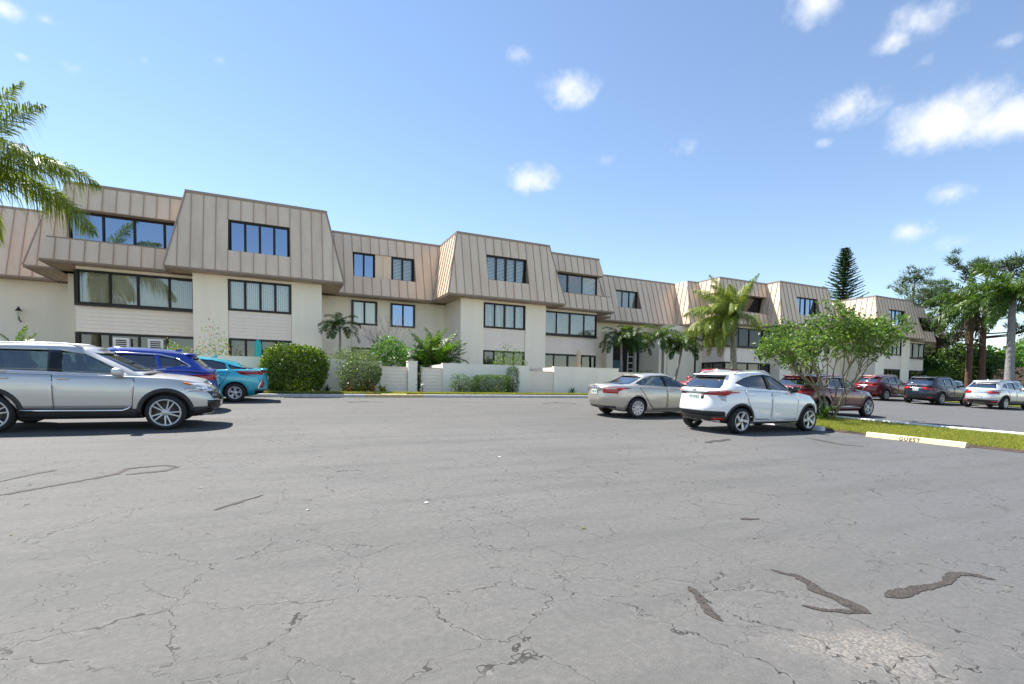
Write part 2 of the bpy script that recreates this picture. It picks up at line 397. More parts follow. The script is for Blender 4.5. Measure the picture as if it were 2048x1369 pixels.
# ------------------------------------------------------------------ apartment building
C1, C2 = 5.97, 47.16
Z0, ZE, ZT = 0.80, 6.35, 10.14
bld = empty('apartment_building', (26, 30, .8))
tag(bld, 'long three-storey apartment building with tan metal mansard roof and cream walls', 'building')
def clip(poly, a, b, c):                        # keep a*x+b*y<=c
    o = []
    for i in range(len(poly)):
        p, q = poly[i], poly[(i + 1) % len(poly)]
        dp, dq = a*p[0]+b*p[1]-c, a*q[0]+b*q[1]-c
        if dp <= 0: o.append(p)
        if (dp < 0 < dq) or (dq < 0 < dp):
            t = dp / (dp - dq); o.append((p[0]+(q[0]-p[0])*t, p[1]+(q[1]-p[1])*t))
    return o
def mansard(roof, A, d, n_out, length, z0, z1, l0, l1, r0, r1, inset, holes=(), pitch=.5, zref=None):
    """A: lower corner at z0 (a=0); d: unit along; n_out: unit outwards; panel edges l/r as offsets at z0/z1."""
    A = Vector(A); d = Vector(d); no = Vector(n_out)
    za, zb_ = zref or (z0, z1)
    slope = inset / (zb_ - za)
    nrm = (no + Vector((0, 0, slope))).normalized()
    def pos(a, z): return A + d * a - no * (slope * (z - z0)) + Vector((0, 0, z - z0))
    lim = sorted({0.0, length} | {h[0] for h in holes} | {h[1] for h in holes})
    edges = []
    for u, v in zip(lim, lim[1:]):
        k = max(1, round((v - u) / pitch)); edges += [u + (v - u) * i / k for i in range(k)]
    edges.append(length)
    H = z1 - z0
    for a0, a1 in zip(edges, edges[1:]):
        spans = [(z0, z1)]
        for h in holes:
            if h[0] - 1e-6 <= a0 and a1 <= h[1] + 1e-6: spans = [(z0, h[2]), (h[3], z1)]
        for s0, s1 in spans:
            poly = [(a0, s0), (a1, s0), (a1, s1), (a0, s1)]
            # left edge: a >= l(z); right: a <= length + r(z)
            kl = (l1 - l0) / H; poly = clip(poly, -1, kl, -(l0 - kl * z0))
            kr = (r1 - r0) / H
            if poly: poly = clip(poly, 1, -kr, length + r0 - kr * z0)
            if len(poly) < 3: continue
            ar = abs(sum(p[0]*q[1]-q[0]*p[1] for p, q in zip(poly, poly[1:] + poly[:1]))) / 2
            if ar < .01: continue
            mb = MB(); pts = [pos(a, z) for a, z in poly]
            mb.prism(pts, nrm * .02)
            zs = [z for a, z in poly if abs(a - a0) < 1e-4]
            if len(zs) >= 2:
                lo, hi = min(zs), max(zs); w_ = .013
                q = [pos(a0 - w_, lo) + nrm*.0, pos(a0 + w_, lo), pos(a0 + w_, hi), pos(a0 - w_, hi)]
                mb.prism(q, nrm * .058, 1)
            mb.build('roof_panel', [M['metal'], M['seam']], roof, fix=True)
def roof_part(mb): return mb.build('mansard_roof', [M['coping'], M['soffit']], bld, fix=False)
def soffit_box(mb, s0, s1, t0, t1):             # eave fascia + boarded soffit
    mb.box(s0, s1, t0, t1, ZE, ZE + .02, 1)
    k = int((s1 - s0) / .15)
    for i in range(k): mb.box(s0 + .06 + i * .15, s0 + .09 + i * .15, t0 + .05, min(t1, t0 + .75), ZE - .012, ZE - .001, 1)
def window(s0, s1, z0, z1, t, n=4, kind='blinds', pane='pane', depth=.10, wide=None, face='front', slats=False):
    """framed sliding window on a wall facing -Y (front) or -X (left, then s is the wall's x and (s0,s1) run along y)"""
    def bx(mb, a0, a1, b0, b1, c0, c1, m=0):    # a along wall, b depth (t), c height
        if face == 'front': mb.box(a0, a1, b0, b1, c0, c1, m)
        else: mb.box(b0, b1, a0, a1, c0, c1, m)
    fw = .075; mb = MB()
    bx(mb, s0, s1, t - .03, t + depth, z0, z0 + fw); bx(mb, s0, s1, t - .03, t + depth, z1 - fw, z1)
    bx(mb, s0, s0 + fw, t - .028, t + depth, z0 + fw, z1 - fw); bx(mb, s1 - fw, s1, t - .028, t + depth, z0 + fw, z1 - fw)
    xs = [s0 + fw + (s1 - s0 - 2*fw) * i / n for i in range(n + 1)]
    if wide: xs = [s0 + fw] + [s0 + (s1 - s0) * q for q in wide] + [s1 - fw]
    for i in range(1, len(xs) - 1):
        hw = .055 if (len(xs) == 5 and i == 2) else .032
        bx(mb, xs[i] - hw, xs[i] + hw, t - .02, t + depth - .02, z0 + fw, z1 - fw)
    wdw = mb.build('window', M['bronze'], bld)
    for i in range(len(xs) - 1):
        pm = MB(); bx(pm, xs[i] + .03, xs[i+1] - .03, t + .02 + .012 * (i % 2), t + .026 + .012 * (i % 2), z0 + fw - .01, z1 - fw + .01)
        pm.build('pane', M[pane], wdw)
        fm = MB()                                # sash
        e = .026
        for (a, b_, c, d_) in ((xs[i]+.03, xs[i]+.03+e, z0+fw, z1-fw), (xs[i+1]-.03-e, xs[i+1]-.03, z0+fw, z1-fw)):
            bx(fm, a, b_, t + .008, t + .05, c, d_)
        bx(fm, xs[i]+.03, xs[i+1]-.03, t+.009, t+.05, z0+fw, z0+fw+e); bx(fm, xs[i]+.03, xs[i+1]-.03, t+.009, t+.05, z1-fw-e, z1-fw)
        fm.build('sash', M['bronze'], wdw)
    bt = t + depth + .05
    if kind in ('blinds', 'blinds_dim'):
        bm_ = MB(); k = int((s1 - s0 - 2*fw) / .085)
        for i in range(k):
            a = s0 + fw + (s1 - s0 - 2*fw) * i / k; b_ = a + .075
            o1, o2 = (bt, bt + .035)
            if face == 'front': vs = [(a, o1, z0+fw), (b_, o2, z0+fw), (b_, o2, z1-fw), (a, o1, z1-fw)]
            else: vs = [(o1, a, z0+fw), (o2, b_, z0+fw), (o2, b_, z1-fw), (o1, a, z1-fw)]
            bm_.add(vs, [(0, 1, 2, 3)])
        bm_.build('blinds', M[kind], wdw)
    elif kind == 'shutters':
        bm_ = MB(); 
        for i in range(len(xs) - 1):
            if i in (slats or ()): continue
            k = int((z1 - z0 - 2*fw) / .085)
            for j in range(k):
                z = z0 + fw + .02 + j * .085
                bm_.add([(xs[i]+.06, bt, z), (xs[i+1]-.06, bt, z), (xs[i+1]-.06, bt+.04, z+.068), (xs[i]+.06, bt+.04, z+.068)], [(0, 1, 2, 3)])
        if bm_.v: bm_.build('shutter', M['shutter'], wdw)
    cm = MB()                                    # near-black panel, the unlit interior's shade given as colour
    bx(cm, s0 + .02, s1 - .02, bt + .10, bt + .12, z0 + .02, z1 - .02); cm.build('room_shade', M['dark'], wdw)
    return wdw
def siding(s0, s1, z0, z1, t, face='front', flip=1):
    mb = MB()
    if face == 'front': mb.box(s0, s1, t + .035, t + .12, z0, z1)
    else: mb.box(min(t + .035*flip, t + .12*flip), max(t + .035*flip, t + .12*flip), s0, s1, z0, z1)
    pan = mb.build('siding', M['board'], bld)
    k = max(2, round((z1 - z0) / .17)); h = (z1 - z0) / k
    for i in range(k):
        za, zb_ = z0 + i * h + .002, z0 + (i + 1) * h - .006
        b = MB()
        if face == 'front':
            vs = [(s0 + .01, t, za), (s0 + .01, t + .034, za), (s0 + .01, t + .034, zb_), (s0 + .01, t + .02, zb_)]
            b.prism(vs, (s1 - s0 - .02, 0, 0))
        else:
            vs = [(t, s0 + .01, za), (t + .034*flip, s0 + .01, za), (t + .034*flip, s0 + .01, zb_), (t + .02*flip, s0 + .01, zb_)]
            b.prism(vs, (0, s1 - s0 - .02, 0))
        b.build('board', M['board'], pan, fix=True)
def wall(*boxes):
    mb = MB()
    for b in boxes: mb.box(*b)
    return mb.build('wall', M['stucco'], bld)

BW, BT_, OV = 3.81, 27.80, 5.69                     # block offset from centre, front plane, width
def block(c, sgn, n3=4, shut=False, kind2='blinds'):
    """three-storey block: two piers, a column of windows, a mansard storey on top"""
    b0 = c + (BW if sgn > 0 else -BW - OV); b1 = b0 + OV; cc = (b0 + b1) / 2
    w0, w1 = cc - 1.41, cc + 1.41
    wall((b0, w0, BT_, 36, Z0, ZE), (w1, b1, BT_ , 36, Z0, ZE), (w0, w1, BT_ + .42, 36, Z0, ZE), (w0, w1, BT_, BT_ + .42, 6.22, ZE - .005))
    window(w0 + .005, w1 - .005, 4.72, 6.215, BT_ + .03, 4, kind2)
    siding(w0 + .005, w1 - .005, 3.38, 4.715, BT_ + .06)
    window(w0 + .005, w1 - .005, 1.1, 3.375, BT_ + .09, 4, 'blinds_dim' if c == C1 and sgn < 0 else 'none', 'pane_dark')
    # mansard
    e0, e1, t0, t1, rt = cc - 3.85, cc + 3.85, 27.06, 27.93, 31.6
    i = 3.85 - 3.07
    mb = MB(); mb.box(e0, e1, t0, rt + 4, ZE, ZE + .02, 1)
    for k in range(int((e1 - e0) / .15)): mb.box(e0 + .06 + k*.15, e0 + .085 + k*.15, t0 + .08, BT_ + .3, ZE - .015, ZE - .001, 1)
    mb.box(e0, e1, t0, t0 + .06, ZE - .02, ZE + .12); mb.box(e0, e0 + .06, t0 + .06, rt, ZE - .02, ZE + .12); mb.box(e1 - .06, e1, t0 + .06, rt, ZE - .02, ZE + .12)
    r0, r1 = cc - 3.07, cc + 3.07
    mb.box(r0 - .05, r1 + .05, t1 - .06, t1 + .12, ZT - .10, ZT + .04); mb.box(r0 - .05, r0 + .12, t1 + .12, rt + 5, ZT - .10, ZT + .04)
    mb.box(r1 - .12, r1 + .05, t1 + .12, rt + 5, ZT - .10, ZT + .04); mb.box(r0 + .12, r1 - .12, t1 + .12, rt + 5, ZT - .2, ZT - .08)
    # hip caps
    for ex, rx in ((e0, r0), (e1, r1)):
        mb.tube([(ex, t0, ZE + .1), (rx, t1, ZT)], .05, 6, 0, False)
    # window reveal
    h0, h1 = w0 + .06, w1 - .06; zl, zh = 7.46, 9.0
    tl = t0 + (t1 - t0) * (zl - ZE - .1) / (ZT - ZE - .1); th = t0 + (t1 - t0) * (zh - ZE - .1) / (ZT - ZE - .1); tw = th + .10
    mb.add([(h0, tl, zl), (h1, tl, zl), (h1, tw + .3, zl + .02), (h0, tw + .3, zl + .02)], [(0, 1, 2, 3)])
    mb.add([(h0, th - .03, zh), (h1, th - .03, zh), (h1, tw + .3, zh), (h0, tw + .3, zh)], [(3, 2, 1, 0)])
    for hx in (h0, h1): mb.add([(hx, tl, zl), (hx, tw + .3, zl), (hx, tw + .3, zh), (hx, th, zh)], [(0, 1, 2, 3)])
    roof = roof_part(mb)
    mansard(roof, (e0, t0, ZE + .1), (1, 0, 0), (0, -1, 0), e1 - e0, ZE + .1, ZT - .02, 0, i, 0, -i, t1 - t0, [(h0 - e0, h1 - e0, zl, zh)])
    mansard(roof, (e0, t0, ZE + .1), (0, 1, 0), (-1, 0, 0), rt - t0, ZE + .1, ZT - .02, 0, t1 - t0, 0, 0, i)
    mansard(roof, (e1, t0, ZE + .1), (0, 1, 0), (1, 0, 0), rt - t0, ZE + .1, ZT - .02, 0, t1 - t0, 0, 0, i)
    if shut: window(h0, h1, zl + .02, zh, tw, 4, 'shutters', 'pane', slats=())
    else: window(h0, h1, zl + .02, zh, tw, 4, 'none', 'pane_blue')
def bay(c, sgn, wid, kind3='none', pane3='pane_blue', kind2='blinds_dim', pane2='pane'):
    """projecting bay beside a block: strip windows, metal band and header, wall set back behind"""
    inner = c + sgn * (BW + OV); outer = inner + sgn * wid
    b0, b1 = min(inner, outer), max(inner, outer); T = 28.70
    a0, a1 = (b0 - .0, b1) ; aw = outer + sgn * .95        # set-back wall beyond the bay
    wall((b0, b1, T + .42, 36, Z0, ZE), (b0, b1, T, T + .42, 6.2, ZE - .005), (min(outer, aw), max(outer, aw), 31.0, 36, Z0, ZE))
    window(b0 + .003, b1 - .003, 4.66, 6.195, T - .02, 4, kind2, pane2, wide=(.29, .52, .77) if sgn > 0 else (.27, .50, .77))
    siding(b0 + .003, b1 - .003, 3.42, 4.655, T + .03)
    window(b0 + .003, b1 - .003, 1.1, 3.40, T + .02, 4, 'none', 'pane_dark')
    mbs = MB(); mbs.box(b0 - .05, b1 + .05, T - .1, T - .02, 4.58, 4.655); mbs.build('sill', M['dark_trim'], bld)
    ox = outer                                             # outer return, toward the set-back wall
    fl = -sgn
    if sgn < 0:
        siding(T + .05, 31.0, 3.42, 4.655, ox - .06, 'left', 1)
        window(T + .06, 31.0, 4.66, 6.195, ox - .07, 2, 'none', 'pane_black', face='left')
        window(T + .06, 31.0, 1.1, 3.40, ox - .07, 2, 'none', 'pane_dark', face='left')
    # band and header
    e_in, e_out = inner, outer + sgn * 1.1
    s0, s1 = min(e_in, e_out), max(e_in, e_out)
    t0, t1, rt = 28.2, 29.15, 32.2
    sl = (t1 - t0) / (ZT - ZE - .1)
    def tz(z): return t0 + sl * (z - ZE - .1)
    i = .72; zb1, zh0 = 7.45, 8.92
    mb = MB(); mb.box(s0, s1, t0, rt, ZE, ZE + .02, 1)
    for k in range(int((s1 - s0) / .15)): mb.box(s0 + .06 + k*.15, s0 + .085 + k*.15, t0 + .08, T + .1, ZE - .015, ZE - .001, 1)
    mb.box(s0, s1, t0, t0 + .06, ZE - .02, ZE + .12)
    xo = e_out; x_ = sorted((xo, xo - sgn * .06)); mb.box(x_[0], x_[1], t0 + .06, rt - 1.2, ZE - .02, ZE + .12)
    # band top ledge
    k1 = i * (zb1 - ZE - .1) / (ZT - ZE - .1)
    q0, q1 = sorted((e_in, e_out - sgn * k1))
    mb.box(q0, q1, tz(zb1) - .03, 29.9, zb1 - .03, zb1 + .03)
    # header soffit, coping, deck
    kh = i * (zh0 - ZE - .1) / (ZT - ZE - .1); u0, u1 = sorted((e_in, e_out - sgn * kh)); v0, v1 = sorted((e_in, e_out - sgn * i))
    mb.box(u0, u1, tz(zh0) - .02, rt, zh0 - .03, zh0, 1)
    mb.box(v0 - .03, v1 + .03, t1 - .06, t1 + .12, ZT - .12, ZT + .02); mb.box(v0, v1, t1 + .12, rt + 4, ZT - .2, ZT - .1)
    x_ = sorted((e_out - sgn * i + sgn*.04, e_out - sgn * (i + .12))); mb.box(x_[0], x_[1], t1 + .12, rt, ZT - .12, ZT + .02)
    roof = roof_part(mb)
    Lh = s1 - s0
    kz = zb1 - .02
    d0 = i * (kz - ZE - .1) / (ZT - ZE - .1)
    mansard(roof, (s0, t0, ZE + .1), (1, 0, 0), (0, -1, 0), Lh, ZE + .1, kz, 0, d0 if sgn < 0 else 0, 0, -d0 if sgn > 0 else 0, sl * (kz - ZE - .1))
    mansard(roof, (s0, tz(zh0), zh0), (1, 0, 0), (0, -1, 0), Lh, zh0, ZT - .1, kh if sgn < 0 else 0, i if sgn < 0 else 0, -kh if sgn > 0 else 0, -i if sgn > 0 else 0, sl * (ZT - .1 - zh0))
    # side returns of band and header
    si = i / (ZT - ZE - .1)
    mansard(roof, (e_out, t0, ZE + .1), (0, 1, 0), (sgn, 0, 0), 2.6, ZE + .1, kz, 0, sl * (kz - ZE - .1), 0, 0, si * (kz - ZE - .1))
    mansard(roof, (e_out - sgn * kh, tz(zh0), zh0), (0, 1, 0), (sgn, 0, 0), 2.6, zh0, ZT - .1, 0, sl * (ZT - .1 - zh0), 0, 0, si * (ZT - .1 - zh0))
    # strip window on the top storey, set back under the header
    g0, g1 = sorted((inner + sgn * .05, e_out - sgn * (k1 + .55)))
    window(g0, g1, zb1 + .02, zh0 - .02, 29.25, 4, kind3, pane3, slats=(1, 2) if kind3 == 'shutters' else False)
    cm = MB(); cm.box(g0, g1, 29.6, 31.9, zb1, zh0); cm.build('wall', M['metal'], bld)
    # wing set back: wall below, mansard above, with its own outer hip
    z0, zt_ = ZE + .1, ZT - .02
    f0, f1 = 30.2, 31.35; eo = outer + sgn * 2.3; ii = .72
    p0, p1 = sorted((inner, eo))
    mb = MB(); mb.box(p0, p1, f0, 36, ZE, ZE + .018, 1); mb.box(p0, p1, f0, f0 + .06, ZE - .02, ZE + .12)
    x_ = sorted((eo, eo - sgn*.06)); mb.box(x_[0], x_[1], f0 + .06, 35, ZE - .02, ZE + .12)
    c0_, c1_ = sorted((inner, eo - sgn * ii)); mb.box(c0_ - .03, c1_ + .03, f1 - .06, f1 + .12, ZT - .16, ZT - .02)
    mb.box(c0_, c1_, f1 + .12, 36, ZT - .22, ZT - .12)
    mb.tube([(eo, f0, ZE + .1), (eo - sgn * ii, f1, ZT - .06)], .05, 6, 0, False)
    roof = roof_part(mb)
    mansard(roof, (p0, f0, z0), (1, 0, 0), (0, -1, 0), p1 - p0, z0, zt_, 0, ii if sgn < 0 else 0, 0, -ii if sgn > 0 else 0, f1 - f0)
    mansard(roof, (eo, f0, z0), (0, 1, 0), (sgn, 0, 0), 4.6, z0, zt_, 0, f1 - f0, 0, 0, ii)
def recess(s0, s1, te, tt, tw, holes, wins, low=True, boards=()):
    wall((s0, s1, tw, 37, Z0, ZE))
    mb = MB(); mb.box(s0, s1, te, tw + .5, ZE, ZE + .019, 1); mb.box(s0, s1, te, te + .06, ZE - .02, ZE + .12)
    for k in range(int((s1 - s0) / .15)): mb.box(s0 + .06 + k*.15, s0 + .085 + k*.15, te + .08, tw - .02, ZE - .015, ZE - .001, 1)
    mb.box(s0, s1, tt - .06, tt + .12, ZT - .13, ZT + .01); mb.box(s0, s1, tt + .12, 40, ZT - .21, ZT - .11)
    sl = (tt - te) / (ZT - ZE - .12)
    H = []
    for a0, a1, zl, zh, *_ in holes:
        tl = te + sl * (zl - ZE - .1); th = te + sl * (zh - ZE - .1)
        mb.add([(a0, tl, zl), (a1, tl, zl), (a1, th + .5, zl + .02), (a0, th + .5, zl + .02)], [(0, 1, 2, 3)])
        mb.add([(a0, th - .03, zh), (a1, th - .03, zh), (a1, th + .5, zh), (a0, th + .5, zh)], [(3, 2, 1, 0)])
        for hx in (a0, a1): mb.add([(hx, tl, zl), (hx, th + .5, zl), (hx, th + .5, zh), (hx, th, zh)], [(0, 1, 2, 3)])
        H.append((a0 - s0, a1 - s0, zl, zh))
    roof = roof_part(mb)
    mansard(roof, (s0, te, ZE + .1), (1, 0, 0), (0, -1, 0), s1 - s0, ZE + .1, ZT - .02, 0, 0, 0, 0, tt - te, H)
    for a0, a1, zl, zh, subs in holes:
        th = te + sl * (zh - ZE - .1) + .1
        last = a0
        for (b0, b1, nn, kd, pn) in subs:
            if b0 - last > .2:
                cm = MB(); cm.box(last, b0, th - .05, th + .02, zl, zh)
                for k in range(1, 2): cm.box((last + b0)/2 - .012, (last + b0)/2 + .012, th - .09, th - .05, zl, zh)
                cm.build('roof_panel', M['metal'], roof)
            window(b0, b1, zl + .02, zh, th, nn, kd, pn); last = b1
    for b0, b1, z0, z1, nn, kd, pn in wins: window(b0, b1, z0, z1, tw - .06, nn, kd, pn)
    for b0, b1, z0, z1 in boards: siding(b0, b1, z0, z1, tw - .10)

for c in (C1, C2):
    far = c == C2
    block(c, -1, shut=False); block(c, 1, shut=not far)
    recess(c - 3.86, c + 3.86, 30.15, 31.15, 31.0,
           [(c - 1.88, c + 1.80, 7.52, 9.0, [(c - 1.88, c - .55, 2, 'none', 'pane_blue'), (c + .40, c + 1.80, 2, 'shutters', 'pane')])],
           [(c - 1.92, c - .42, 4.77, 6.2, 2, 'blinds', 'pane'), (c + .38, c + 1.90, 4.77, 6.2, 2, 'none', 'pane_blue'),
            (c - 1.92, c - .42, 1.1, 3.40, 2, 'none', 'pane_dark')], boards=[(c - 1.9, c - .44, 3.42, 4.75)])
bay(C1, -1, 4.55); bay(C1, 1, 4.50, 'shutters', 'pane', 'blinds_dim', 'pane')
bay(C2, -1, 5.3, 'none', 'pane_black', 'none', 'pane_black'); bay(C2, 1, 4.5, 'none', 'pane_black', 'none', 'pane_black')
recess(-26, C1 - 15.2, 33.6, 34.85, 34.3, [], [])
recess(C1 + 15.2, C2 - 15.9, 31.7, 32.9, 32.6, [(24.35, 26.6, 7.55, 9.0, [(24.35, 26.6, 3, 'blinds_dim', 'pane')])], [])
recess(C2 + 15.2, C2 + 26, 31.7, 32.9, 32.6, [], [])
# ------------------------------------------------------------------ cars
def paint(name, c, metal=.0, rough=.3, flake=0):
    m, n, p = mat(name)
    p.inputs['Base Color'].default_value = (*c, 1); p.inputs['Metallic'].default_value = metal; p.inputs['Roughness'].default_value = rough
    p.inputs['Coat Weight'].default_value = 1; p.inputs['Coat Roughness'].default_value = .02
    tcn = node(n, 'ShaderNodeTexCoord'); no = node(n, 'ShaderNodeTexNoise', i_Scale=3., i_Detail=5.)
    n.links.new(tcn.outputs['Object'], no.inputs['Vector'])
    mr = node(n, 'ShaderNodeMapRange'); mr.inputs['To Min'].default_value = rough * .8; mr.inputs['To Max'].default_value = rough * 1.25
    n.links.new(no.outputs['Fac'], mr.inputs['Value']); n.links.new(mr.outputs[0], p.inputs['Roughness'])
    return m
M['plastic'] = simple('black plastic', (.025, .025, .026), .55)
M['gloss_black'] = simple('gloss black', (.008, .008, .009), .12)
M['tyre'] = simple('tyre rubber', (.018, .018, .018), .8, bump=.2)
M['alloy'] = simple('alloy', (.55, .56, .57), .38, .55)
M['chrome'] = simple('chrome', (.75, .75, .76), .1, 1)
M['disc'] = simple('brake disc', (.06, .06, .065), .5, .5)
M['red_lens'] = simple('red lens', (.42, .012, .014), .12, spec=.8)
M['clear_lens'] = simple('clear lens', (.55, .56, .57), .1, .4, spec=.8)
M['amber_lens'] = simple('amber lens', (.6, .16, .02), .15)
M['plate'] = simple('number plate', (.66, .70, .66), .5, 0, .12, 30)
M['plate_ink'] = simple('plate ink', (.05, .16, .10), .6)
M['seat'] = simple('seat fabric', (.36, .35, .31), .8)
M['seat_dark'] = simple('dark seat', (.045, .043, .04), .8)
M['car_glass'] = glassmat('car glass', (.62, .70, .66), .12)
M['car_tint'] = glassmat('tinted car glass', (.06, .065, .07), .16)
M['rear_glass'] = glassmat('rear screen glass', (.05, .055, .06), .34)
M['windshield'] = glassmat('windscreen', (.55, .62, .59), .16)

def interp(pts, x):
    if x <= pts[0][0]: return pts[0][1]
    if x >= pts[-1][0]: return pts[-1][1]
    for (x0, y0), (x1, y1) in zip(pts, pts[1:]):
        if x <= x1:
            t = (x - x0) / (x1 - x0)
            return y0 + (y1 - y0) * t
def smooth_pts(pts, it=2):                         # Chaikin, ends kept
    for _ in range(it):
        q = [pts[0]]
        for a, b in zip(pts, pts[1:]):
            q += [(a[0]*.75+b[0]*.25, a[1]*.75+b[1]*.25), (a[0]*.25+b[0]*.75, a[1]*.25+b[1]*.75)]
        q.append(pts[-1]); pts = q
    return pts
def half_loop(p, n):
    raw = []
    for i in range(801):
        th = math.pi * i / 800
        c, s_ = math.cos(th), math.sin(th)
        raw.append((math.copysign(abs(c) ** (2 / p), c), abs(s_) ** (2 / p)))
    # resample by arc length with the car's aspect (2.4 : 1)
    d = [0]
    for a, b in zip(raw, raw[1:]): d.append(d[-1] + math.hypot((b[0]-a[0]) * 2.4, b[1]-a[1]))
    o = []; j = 0
    for k in range(n + 1):
        t = d[-1] * k / n
        while j < 799 and d[j+1] < t: j += 1
        f = (t - d[j]) / max(1e-9, d[j+1] - d[j])
        o.append((raw[j][0] + (raw[j+1][0]-raw[j][0])*f, raw[j][1] + (raw[j+1][1]-raw[j][1])*f))
    return o                                       # from front (+1,0) over the left side to the rear (-1,0)
def loft(rows):                                    # rows of equal closed loops -> verts, faces (no caps)
    n = len(rows[0]); v = [p for r in rows for p in r]; f = []
    for i in range(len(rows) - 1):
        for j in range(n):
            f.append((i*n + j, i*n + (j+1) % n, (i+1)*n + (j+1) % n, (i+1)*n + j))
    return v, f
def full(half): return half + [(x, -y) for x, y in reversed(half[1:-1])]
def mesh_bm(v, f):
    bm = bmesh.new(); vs = [bm.verts.new(p) for p in v]
    for q in f:
        try: bm.faces.new([vs[i] for i in q])
        except ValueError: pass
    bmesh.ops.remove_doubles(bm, verts=bm.verts, dist=.0008)
    bmesh.ops.dissolve_degenerate(bm, edges=bm.edges, dist=.0005)
    bmesh.ops.recalc_face_normals(bm, faces=bm.faces)
    return bm
def bm_obj(bm, name, mats):
    me = bpy.data.meshes.new(name); bm.to_mesh(me); bm.free()
    for m in mats: me.materials.append(m)
    o = bpy.data.objects.new(name, me); col.objects.link(o); return o
def cut(o, cutter):                                # exact boolean difference, applied
    md = o.modifiers.new('cut', 'BOOLEAN'); md.operation = 'DIFFERENCE'; md.solver = 'EXACT'; md.object = cutter
    bpy.context.view_layer.update()
    dg = bpy.context.evaluated_depsgraph_get()
    me = bpy.data.meshes.new_from_object(o.evaluated_get(dg)); o.modifiers.clear()
    old = o.data; o.data = me; bpy.data.meshes.remove(old)
    bpy.data.objects.remove(cutter, do_unlink=True)
def superellipsoid(mb, c, r, e=.6, nu=16, nv=10, m=0, tilt=0):
    def f(x, k): return math.copysign(abs(x) ** k, x)
    rows = []
    for i in range(nv + 1):
        ph = -math.pi/2 + math.pi * i / nv; row = []
        for j in range(nu):
            t = 2*math.pi*j/nu
            x, y, z = r[0]*f(math.cos(ph), e)*f(math.cos(t), e), r[1]*f(math.cos(ph), e)*f(math.sin(t), e), r[2]*f(math.sin(ph), e)
            row.append((c[0]+x + z*tilt, c[1]+y, c[2]+z))
        rows.append(row)
    v, fc = loft(rows); mb.add(v, fc, m, True)

WHEELS = {}
def wheel_meshes(r, rim, width, spokes, style, finish):
    key = (r, rim, width, spokes, style, finish)
    if key in WHEELS: return WHEELS[key]
    h = width / 2
    mb = MB()
    prof = [(rim - .01, -h*.85), (rim + .02, -h*.98), ((rim + r)/2, -h*1.04), (r - .03, -h*.95), (r - .006, -h*.8), (r, -h*.4), (r, h*.4), (r - .006, h*.8), (r - .03, h*.95), ((rim + r)/2, h*1.04), (rim + .02, h*.98), (rim - .01, h*.85), (rim - .02, h*.2), (rim - .02, -h*.2), (rim - .01, -h*.85)]
    mb.lathe(prof, 40)
    o1 = mb.build('tyre', M['tyre']); 
    mb = MB()                                       # outer face towards +y
    mb.lathe([(rim + .004, h*.80), (rim + .006, h*.93), (rim - .012, h*.96), (rim - .028, h*.80), (rim - .035, -h*.3), (rim - .02, -h*.5)], 40, m=0)
    mb.lathe([(.0, h*.25), (rim - .04, h*.25)], 32, m=1, smooth=False)
    mb.lathe([(.0, h*.30), (rim*.62, h*.30), (rim*.62, h*.26)], 28, m=2, smooth=False)
    mb.lathe([(.0, h*.86), (.028, h*.86), (.055, h*.80), (.075, h*.70), (.08, h*.3)], 20, m=0)
    for k in range(spokes):
        a0 = 2*math.pi*k/spokes
        def bar(a_in, a_out, w_in, w_out, m=0):
            pi_ = (.06*math.cos(a_in), .06*math.sin(a_in)); po = ((rim-.02)*math.cos(a_out), (rim-.02)*math.sin(a_out))
            d = Vector((po[0]-pi_[0], po[1]-pi_[1])).normalized(); q = Vector((-d.y, d.x))
            y0, y1 = h*.74, h*.90; yb = h*.45
            L = [(pi_[0]+q.x*w_in, pi_[1]+q.y*w_in, y0), (pi_[0]-q.x*w_in, pi_[1]-q.y*w_in, y0), (po[0]-q.x*w_out, po[1]-q.y*w_out, y1), (po[0]+q.x*w_out, po[1]+q.y*w_out, y1)]
            vs = [(x, y, z) for x, z, y in L] + [(x, yb, z) for x, z, y in L]
            mb.add(vs, [(0,1,2,3),(0,4,5,1),(1,5,6,2),(2,6,7,3),(3,7,4,0)], m)
        if style == 'double':
            bar(a0 - .22, a0 - .30, .015, .012); bar(a0 + .22, a0 + .10, .015, .012)
        elif style == 'y':
            bar(a0, a0 - .2, .015, .018); bar(a0, a0 + .2, .015, .018)
        elif style == 'swirl':
            bar(a0, a0 + .30, .030, .034); bar(a0 + .12, a0 + .62, .016, .012, 3)
        else: bar(a0, a0, .024, .034)
    o2 = mb.build('rim', [M[finish], M['gloss_black'], M['disc'], M['gloss_black']])
    for o in (o1, o2): col.objects.unlink(o)
    WHEELS[key] = (o1.data, o2.data)
    bpy.data.objects.remove(o1); bpy.data.objects.remove(o2)
    return WHEELS[key]

